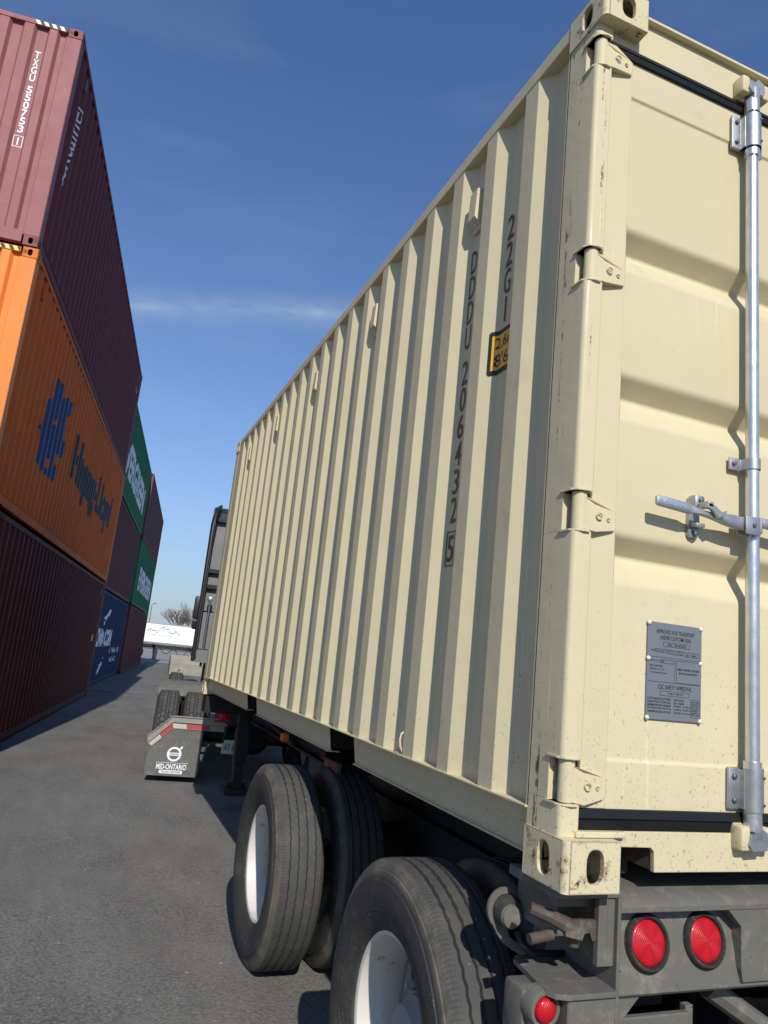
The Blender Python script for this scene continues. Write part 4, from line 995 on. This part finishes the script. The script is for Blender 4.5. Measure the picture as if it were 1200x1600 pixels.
# ------------------------------------------------------------------ tractor
TR = thing('tractor_unit', 'road tractor ahead of the beige container with dark fairing and lettered mud flap', 'truck', (1.06, 8.16, 0), radians(-6.0))
RZ = 0.504
for y in (0.0, 1.34):
    for x, d in ((-1.12, 1), (-0.79, -1), (1.12, -1), (0.79, 1)): add_wheel(TR, x, y, RZ, d, 0, _TD)
    m = MB(); m.tube([(-1.0, y, RZ), (1.0, y, RZ)], 0.08, 14); m.lathe([(-0.17, 0.0), (-0.14, 0.14), (0.0, 0.21), (0.14, 0.14), (0.17, 0.0)], (0, y, RZ), 'y', 16); m.build('drive_axle', 'steel_dark', TR, smooth=40)
for x in (-1.02, 1.02): add_wheel(TR, x, 5.4, RZ, 1 if x < 0 else -1, 0, _TD)
m = MB(); m.box(-0.43, -0.35, -0.60, 6.3, 0.72, 0.98); m.box(0.35, 0.43, -0.60, 6.3, 0.72, 0.98); m.box(-0.35, 0.35, -0.60, -0.52, 0.72, 0.98); m.build('frame', 'steel_dark', TR)
m = MB(); m.prism([(-0.45, -0.1), (-0.45, 0.9), (0.45, 0.9), (0.45, -0.1), (0.14, -0.45), (0.06, 0.3), (-0.06, 0.3), (-0.14, -0.45)], 'z', 1.0, 1.06); m.build('fifth_wheel', 'steel_dark', TR)
# cab with sleeper
m = MB(); cw = 0.86
m.prism([(1.62, 1.39), (1.62, 3.66), (1.75, 3.76), (3.0, 3.68), (3.0, 1.39)], 'x', -cw, cw); m.prism([(3.0, 1.39), (3.0, 3.66), (3.2, 3.62), (4.4, 2.75), (4.6, 2.20), (4.6, 1.39)], 'x', -0.72, 0.72); cab_ = m.build('cab', 'cab', TR)
m = MB(); m.prism([(4.6, 0.75), (4.6, 2.15), (6.2, 1.75), (6.55, 1.5), (6.6, 0.75)], 'x', -0.5, 0.5); m.build('hood', 'cab', TR)
m = MB(); m.prism([(4.42, 2.70), (4.585, 2.26), (4.605, 2.26), (4.44, 2.72)], 'x', -0.66, 0.66); m.build('windscreen', 'glass', cab_)
for sg in (-1, 1): m = MB(); m.prism([(3.3, 2.2), (3.3, 2.85), (4.2, 2.75), (4.45, 2.25)], 'x', min(sg*0.721, sg*0.726), max(sg*0.721, sg*0.726)); m.build('side_window', 'glass', cab_)
m = MB()
for x0, x1 in ((-0.82, -0.30), (-0.29, 0.29), (0.30, 0.82)):
    for z0, z1 in ((1.55, 2.10), (2.12, 2.48), (2.50, 2.70), (2.72, 3.52)): m = MB(); m.rbox(x0, x1, 1.585, 1.60, z0, z1, 0.006); m.build('cab_back_panel', 'cab_grey', TR)
for z0, z1 in ((2.70, 2.76), (2.46, 2.52), (3.50, 3.56)): m = MB(); m.box(-0.83, 0.83, 1.50, 1.584, z0, z1); m.build('cab_rib', 'steel_dark', TR)
m = MB(); m.box(-0.83, -0.40, 1.30, 1.60, 1.36, 1.54); m.build('cab_mount', 'cab_grey', TR)
for sg in (-1, 1):                                        # side extenders: curved thin panels with rubber edge
    m = MB(); xs = sg*0.875
    prf = [(1.56, 1.36), (1.20, 1.40), (1.16, 2.4), (1.20, 3.35), (1.30, 3.62), (1.70, 3.72), (1.70, 1.36)]
    m.prism(prf, 'x', min(xs, xs-sg*0.03), max(xs, xs-sg*0.03)); fr = m.build('side_fairing', 'cab', TR)
    m = MB(); m.tube([(xs, 1.20, 1.38), (xs, 1.15, 2.4), (xs-sg*0.01, 1.20, 3.38), (xs-sg*0.04, 1.32, 3.66), (xs-sg*0.10, 1.62, 3.76)], 0.026, 8); m.build('edge_trim', 'black_plastic', fr, smooth=50)
    m = MB(); m.box(sg*0.842-0.002, sg*0.842+0.002, 1.19, 1.58, 1.45, 3.45); m.build('fairing_liner', 'cab_grey', fr)
    m = MB(); m.rbox(min(sg*0.755, sg*0.925), max(sg*0.755, sg*0.925), 3.40, 3.54, 2.04, 2.44, 0.03); m.rbox(min(sg*0.76, sg*0.92), max(sg*0.76, sg*0.92), 3.40, 3.54, 1.86, 2.025, 0.03); m.tube([(sg*0.70, 3.5, 2.38), (sg*0.80, 3.47, 2.38)], 0.02, 8); mi = m.build('mirror', 'black_plastic', TR, smooth=40)
    m = MB(); m.rbox(min(sg*0.785, sg*0.90), max(sg*0.785, sg*0.90), 3.392, 3.399, 1.88, 2.00, 0.003); m.build('mirror_glass', 'glass', mi)
    # fuel tank and steps
    m = MB(); m.tube([(sg*0.78, 2.05, 0.66), (sg*0.78, 3.9, 0.66)], 0.33, 28); m.build('fuel_tank', 'black_plastic', TR, smooth=40)
    # fender over the front drive axle
    m = MB(); R_ = 0.560
    arc = [(1.34+R_*sin(a), RZ+R_*cos(a)) for a in (radians(-48+8*k) for k in range(13))]; arc2 = [(1.34+(R_+0.02)*sin(a), RZ+(R_+0.02)*cos(a)) for a in (radians(48-8*k) for k in range(13))]
    m.prism(arc+arc2, 'x', min(sg*0.64, sg*1.27), max(sg*0.64, sg*1.27)); m.build('fender', 'flap', TR, smooth=30)
    # mud flap hanger with reflective tape, and the flap
    m = MB(); yh = -0.56
    Z = [(0.64, 0.690), (1.03, 0.690), (1.285, 0.430), (1.285, 0.500), (1.285, 0.510), (1.03, 0.760), (0.64, 0.760)]
    m.prism([(sg*0.40, 0.690), (sg*1.03, 0.690), (sg*1.28, 0.440), (sg*1.305, 0.520), (sg*1.045, 0.765), (sg*0.40, 0.765)], 'y', yh-0.03, yh+0.005)
    m.prism([(sg*0.40, 0.765), (sg*1.045, 0.765), (sg*1.305, 0.520), (sg*1.30, 0.512), (sg*1.042, 0.755), (sg*0.40, 0.755)], 'y', yh-0.045, yh-0.030)
    hg = m.build('flap_hanger', 'alu', TR)
    m = MB(); m.prism([(sg*0.42, 0.615), (sg*1.02, 0.615), (sg*1.235, 0.400), (sg*1.295, 0.438), (sg*1.04, 0.686), (sg*0.42, 0.686)], 'y', yh-0.012, yh-0.004); m.build('tape_backing', 'alu', hg)
    def strip_(u0, u1):     # tape along the bent lower edge, u measured from the outer end
        L1 = sqrt(0.235**2+0.235**2); o = []
        def pt(u, t):
            if u <= L1: a = u/L1; lo = (1.238+(1.018-1.238)*a, 0.408+(0.622-0.408)*a); hi = (1.280+(1.034-1.280)*a, 0.440+(0.676-0.440)*a)
            else: lo = (1.018-(u-L1), 0.622); hi = (1.034-(u-L1), 0.676)
            return (lo[0]+(hi[0]-lo[0])*t, lo[1]+(hi[1]-lo[1])*t)
        mid = [L1] if u0 < L1 < u1 else []
        us = [u0]+mid+[u1]
        return [(sg*pt(u, 0)[0], yh-0.0135, pt(u, 0)[1]) for u in us]+[(sg*pt(u, 1)[0], yh-0.0135, pt(u, 1)[1]) for u in us[::-1]]
    for col, segs in (('white_tape', ((0.0, 0.15), (0.332, 0.49))), ('red_tape', ((0.15, 0.332), (0.49, 0.76)))):
        m = MB()
        for a, b in segs: m.poly(strip_(a, b))
        m.build('reflective_tape', col, hg)
    m = MB(); m.prism([(sg*0.69, 0.075), (sg*0.665, 0.10), (sg*0.665, 0.62), (sg*1.02, 0.62), (sg*1.255, 0.41), (sg*1.275, 0.30), (sg*1.275, 0.10), (sg*1.25, 0.075)], 'y', yh-0.003, yh+0.006); fl = m.build('mud_flap', 'flap', TR)
    if sg < 0:
        fx = -0.965; zc = 0.325
        b = bmesh.new(); n = 40
        def ring(ro, ri, a0, a1, cx, cz):
            V_ = [[b.verts.new((cx+r*cos(a0+(a1-a0)*k/n), cz+r*sin(a0+(a1-a0)*k/n), 0)) for k in range(n+1)] for r in (ro, ri)]
            for k in range(n): b.faces.new((V_[0][k], V_[0][k+1], V_[1][k+1], V_[1][k]))
        ring(0.083, 0.060, 0, 2*pi, fx, zc)
        b2 = poly_bm([[(fx-0.062, zc-0.017), (fx+0.062, zc-0.017), (fx+0.062, zc+0.017), (fx-0.062, zc+0.017)], [(fx+0.056, zc+0.062), (fx+0.066, zc+0.052), (fx+0.088, zc+0.074), (fx+0.088, zc+0.092), (fx+0.072, zc+0.092)]])
        b3 = moved(text_bm('MID-ONTARIO', 0.345, 0.062, 0.025), fx-0.185, 0.150)
        b4 = poly_bm([[(fx-0.195, 0.224), (fx+0.175, 0.224), (fx+0.175, 0.228), (fx-0.195, 0.228)], [(fx-0.135, 0.103), (fx+0.110, 0.103), (fx+0.122, 0.115), (fx+0.122, 0.132), (fx+0.110, 0.142), (fx-0.135, 0.142), (fx-0.147, 0.132), (fx-0.147, 0.115)]])
        lay(merge(b, b2, b3, b4), 'logo', 'white_ink', fl, lambda u, v: Vector((u, yh-0.0045, v)))
        bb_ = merge(moved(text_bm('VOLVO', 0.104, 0.019, 0.03), fx-0.052, zc-0.0095), moved(text_bm('TRUCK CENTRES', 0.225, 0.020, 0.02), fx-0.125, 0.1125))
        lay(bb_, 'lettering', 'black_ink', fl, lambda u, v: Vector((u, yh-0.006, v)))
m = MB(); m.rbox(-0.43, -0.13, -0.625, -0.615, 0.375, 0.535, 0.003); pl = m.build('licence_plate', 'white_tape', TR)
lay(moved(text_bm('AY 64 382', 0.25, 0.085, 0.01), -0.405, 0.41), 'lettering', 'blue_ink', pl, lambda u, v: Vector((u, -0.6265, v)))
m = MB(); m.box(-0.30, -0.24, -0.614, -0.54, 0.37, 0.72); m.build('plate_bracket', 'steel_dark', TR)
m = MB(); m.lathe([(-0.60, 0.055), (-0.63, 0.052), (-0.636, 0.0)], (-0.47, 0, 0.80), 'y', 20); m.box(-0.56, -0.38, -0.60, -0.575, 0.73, 0.87); m.build('tail_lamp', 'red_lens', TR, smooth=40)
for k, c in enumerate(('red_tape', 'blue_ink', 'black_plastic')):                      # coiled air lines behind the cab
    m = MB(); m.tube([(-0.55+0.05*k+0.05*cos(j*0.9), 1.25+0.02*k+0.05*sin(j*0.9), 2.0-0.018*j) for j in range(50)], 0.009, 6); m.build('air_line', c, TR, smooth=60)
m = MB(); m.tube([(-0.74, 1.40, 1.30), (-0.74, 1.40, 2.30)], 0.018, 10); m.build('grab_rail', 'bolt', TR, smooth=50)
m = MB(); m.rbox(-0.78, -0.70, 1.38, 1.44, 2.26, 2.34, 0.02); m.build('air_coupling', 'galv', TR, smooth=50)

# ------------------------------------------------------------------ concrete block
blk = thing('concrete_block', 'rough grey concrete barrier block on the asphalt beyond the truck', 'concrete block', (4.9, 35.9, 0))
m = MB(); rnd = random.Random(3)
secs = []
prof = [(-0.40, 0.0), (-0.41, 0.16), (-0.40, 0.34), (-0.40, 0.52), (-0.20, 0.66), (0.0, 0.80), (0.10, 0.90), (0.34, 0.91), (0.40, 0.80), (0.40, 0.0)]
for k in range(25):
    x = -2.16+k*0.18
    secs.append([m.v((x+rnd.uniform(-.012, .012), y+rnd.uniform(-.012, .012), max(0, z+rnd.uniform(-.02, .02)) if z > 0 else 0)) for y, z in prof])
for a, b in zip(secs, secs[1:]):
    for i in range(len(prof)-1): m.f((a[i], a[i+1], b[i+1], b[i]))
m.f(secs[0]); m.f(secs[-1][::-1]); m.build('barrier_body', 'concrete', blk)
m = MB(); m.lathe([(-0.425, 0.0), (-0.425, 0.045), (-0.395, 0.055)], (-1.72, 0, 0.20), 'y', 12); m.build('lifting_socket', 'rusty', blk)

# ------------------------------------------------------------------ white trailer far off, empty chassis in front of it
wt = thing('box_trailer', 'long white box trailer with mountain drawing on its side, far behind the stacks', 'trailer', (9.5, 106, 0))
m = MB(); m.rbox(-7.4, 7.4, -1.3, 1.3, 0.86, 3.56, 0.03); m.build('box_body', 'trailer_white', wt)
m = MB(); m.box(-7.4, 7.4, -1.32, -1.301, 0.86, 1.00); m.box(-7.4, 7.4, -1.32, -1.301, 3.46, 3.55); m.build('side_rail', 'alu', wt)
for k in range(13):
    m = MB(); m.box(-7.2+k*1.2, -7.2+k*1.2+0.02, -1.304, -1.3005, 1.0, 3.46); m.build('panel_seam', 'alu', wt)
for x in (5.0, 6.3):
    for yy in (-1.12, 1.12): add_wheel(wt, x, yy, 0.504, 1, 0, _T).rotation_euler = (0, 0, pi/2)
m = MB(); m.box(-4.0, -3.85, -0.9, -0.75, 0.05, 0.86); m.box(-4.0, -3.85, 0.75, 0.9, 0.05, 0.86); m.build('landing_leg', 'steel_dark', wt)
ridge = [(-3.4, 2.35), (-2.9, 2.75), (-2.6, 2.5), (-2.3, 2.62), (-1.95, 2.2), (-1.65, 2.75), (-1.15, 3.15), (-0.85, 2.75), (-0.55, 2.95), (-0.2, 2.45), (0.15, 2.3), (0.5, 2.72), (0.75, 2.5), (1.15, 2.15)]
def stroke(pts, t_):
    o = []
    for (x0, z0), (x1, z1) in zip(pts, pts[1:]): o.append([(x0, z0-t_), (x1, z1-t_), (x1, z1+t_), (x0, z0+t_)])
    return o
sub = [[(-1.15, 3.15), (-1.3, 2.7), (-1.05, 2.55), (-1.2, 2.25)], [(-2.9, 2.75), (-3.0, 2.45), (-2.75, 2.3)], [(0.5, 2.72), (0.42, 2.45), (0.6, 2.3)], [(-0.55, 2.95), (-0.62, 2.6), (-0.4, 2.4)]]
pol = stroke(ridge, 0.06)
for q in sub: pol += stroke(q, 0.045)
b = merge(poly_bm(pol), poly_bm([[(-3.5, 1.98), (1.1, 1.98), (1.1, 2.01), (-3.5, 2.01)]]), moved(text_bm('MOUNTAIN RANGE TRANSPORT LTD', 4.3, 0.09, 0.0), -3.3, 1.84), moved(text_bm('THE SUMMIT OF SERVICE', 2.6, 0.12, 0.0), -3.0, 3.22), moved(text_bm('www.transport.ca   1 800 555', 4.6, 0.12), -3.3, 1.30))
lay(b, 'lettering', 'grey_ink', wt, lambda u, v: Vector((u, -1.303, v)))
ec = thing('empty_chassis', 'empty dark skeletal chassis standing on its landing legs before the white trailer', 'trailer', (6.5, 56, 0))
m = MB(); m.box(-6.0, 6.0, -0.45, -0.33, 0.86, 1.12); m.box(-6.0, 6.0, 0.33, 0.45, 0.86, 1.12); m.build('main_rail', 'steel_dark', ec)
for x in (-5.9, -3.2, -0.5, 2.2, 5.7): m = MB(); m.box(x, x+0.18, -1.18, 1.18, 0.98, 1.14); m.build('cross_member', 'steel_dark', ec)
for yy in (-0.9, 0.9):
    m = MB(); m.rbox(-2.98, -2.78, yy-0.1, yy+0.1, 0.42, 1.0, 0.02); m.build('landing_leg', 'alu', ec)
    m = MB(); m.rbox(-2.95, -2.81, yy-0.07, yy+0.07, 0.02, 0.42, 0.01); m.build('leg_foot', 'alu', ec)
for x in (-4.3, -5.5):
    for yy in (-1.1, 1.1): add_wheel(ec, x, yy, 0.504, 1, 0, _T).rotation_euler = (0, 0, pi/2)
for k in range(3):
    m = MB(); x0 = -2.6+k*1.1; m.tube([(x0+0.9*j/12, -0.5, 0.86-0.55*sin(pi*j/12)*(0.6+0.2*k)) for j in range(13)], 0.025, 6); m.build('air_hose', 'black_plastic', ec, smooth=60)
m = MB(); m.rbox(0.2, 0.55, -0.6, -0.4, 0.5, 1.25, 0.03); m.build('valve_box', 'black_plastic', ec)

# ------------------------------------------------------------------ bare trees, lamp post
def bare_tree(name, label, loc, H_, seed, spread):
    rg = random.Random(seed); t = thing(name, label, 'tree', loc)
    m = MB(); m.tube([(0, 0, 0), (0.05, 0, H_*0.2), (0.0, 0.05, H_*0.45)], [0.16, 0.12, 0.07], 8); m.build('trunk', 'bark', t)
    m = MB()
    def br(p, d, L_, r, lv):
        q = p+d*L_*0.5; d2 = (d+Vector((rg.uniform(-.25, .25), rg.uniform(-.25, .25), rg.uniform(-.05, .25)))).normalized(); e = q+d2*L_*0.5
        m.tube([p, q, e], [r, r*0.75, r*0.5], 4 if lv < 2 else 3, cap=False)
        if lv >= 4: return
        for k in range(4 if lv < 3 else 3):
            a = rg.uniform(0, 2*pi); tl = rg.uniform(0.35, 0.85)
            nd = (d2+Vector((cos(a)*tl, sin(a)*tl, rg.uniform(0, .3)))).normalized(); st = p.lerp(e, rg.uniform(0.45, 1.0))
            br(st, nd, L_*rg.uniform(0.55, 0.78), r*0.62, lv+1)
    for k in range(7):
        a = 2*pi*k/7+rg.uniform(-.3, .3); br(Vector((0, 0, H_*rg.uniform(0.22, 0.45))), Vector((cos(a)*spread, sin(a)*spread, 1)).normalized(), H_*0.26, 0.075, 0)
    c = m.build('crown', 'bark', t); return t
bare_tree('bare_tree', 'bare leafless tree rising behind the white trailer, nearest the truck', (16.0, 134, 0), 9.6, 5, 0.85)
bare_tree('bare_tree', 'lower bare leafless tree left of the other one, behind the white trailer', (13.4, 136, 0), 8.0, 9, 0.95)
lp = thing('street_lamp', 'thin grey lamp post standing beyond the white trailer beside the green container', 'street lamp', (8.7, 140, 0))
m = MB(); m.tube([(0, 0, 0), (0, 0, 7.4)], [0.11, 0.07], 10); m.tube([(0, 0, 7.35), (0.15, 0, 7.62), (0.55, 0, 7.70)], 0.04, 6); m.build('post', 'steel', lp, smooth=50)
m = MB(); m.rbox(0.25, 0.75, -0.14, 0.14, 7.60, 7.76, 0.03); m.build('lamp_head', 'steel', lp)

for o in (_T, _TD, _WO, _WI, _RO, _RI): bpy.data.objects.remove(o)
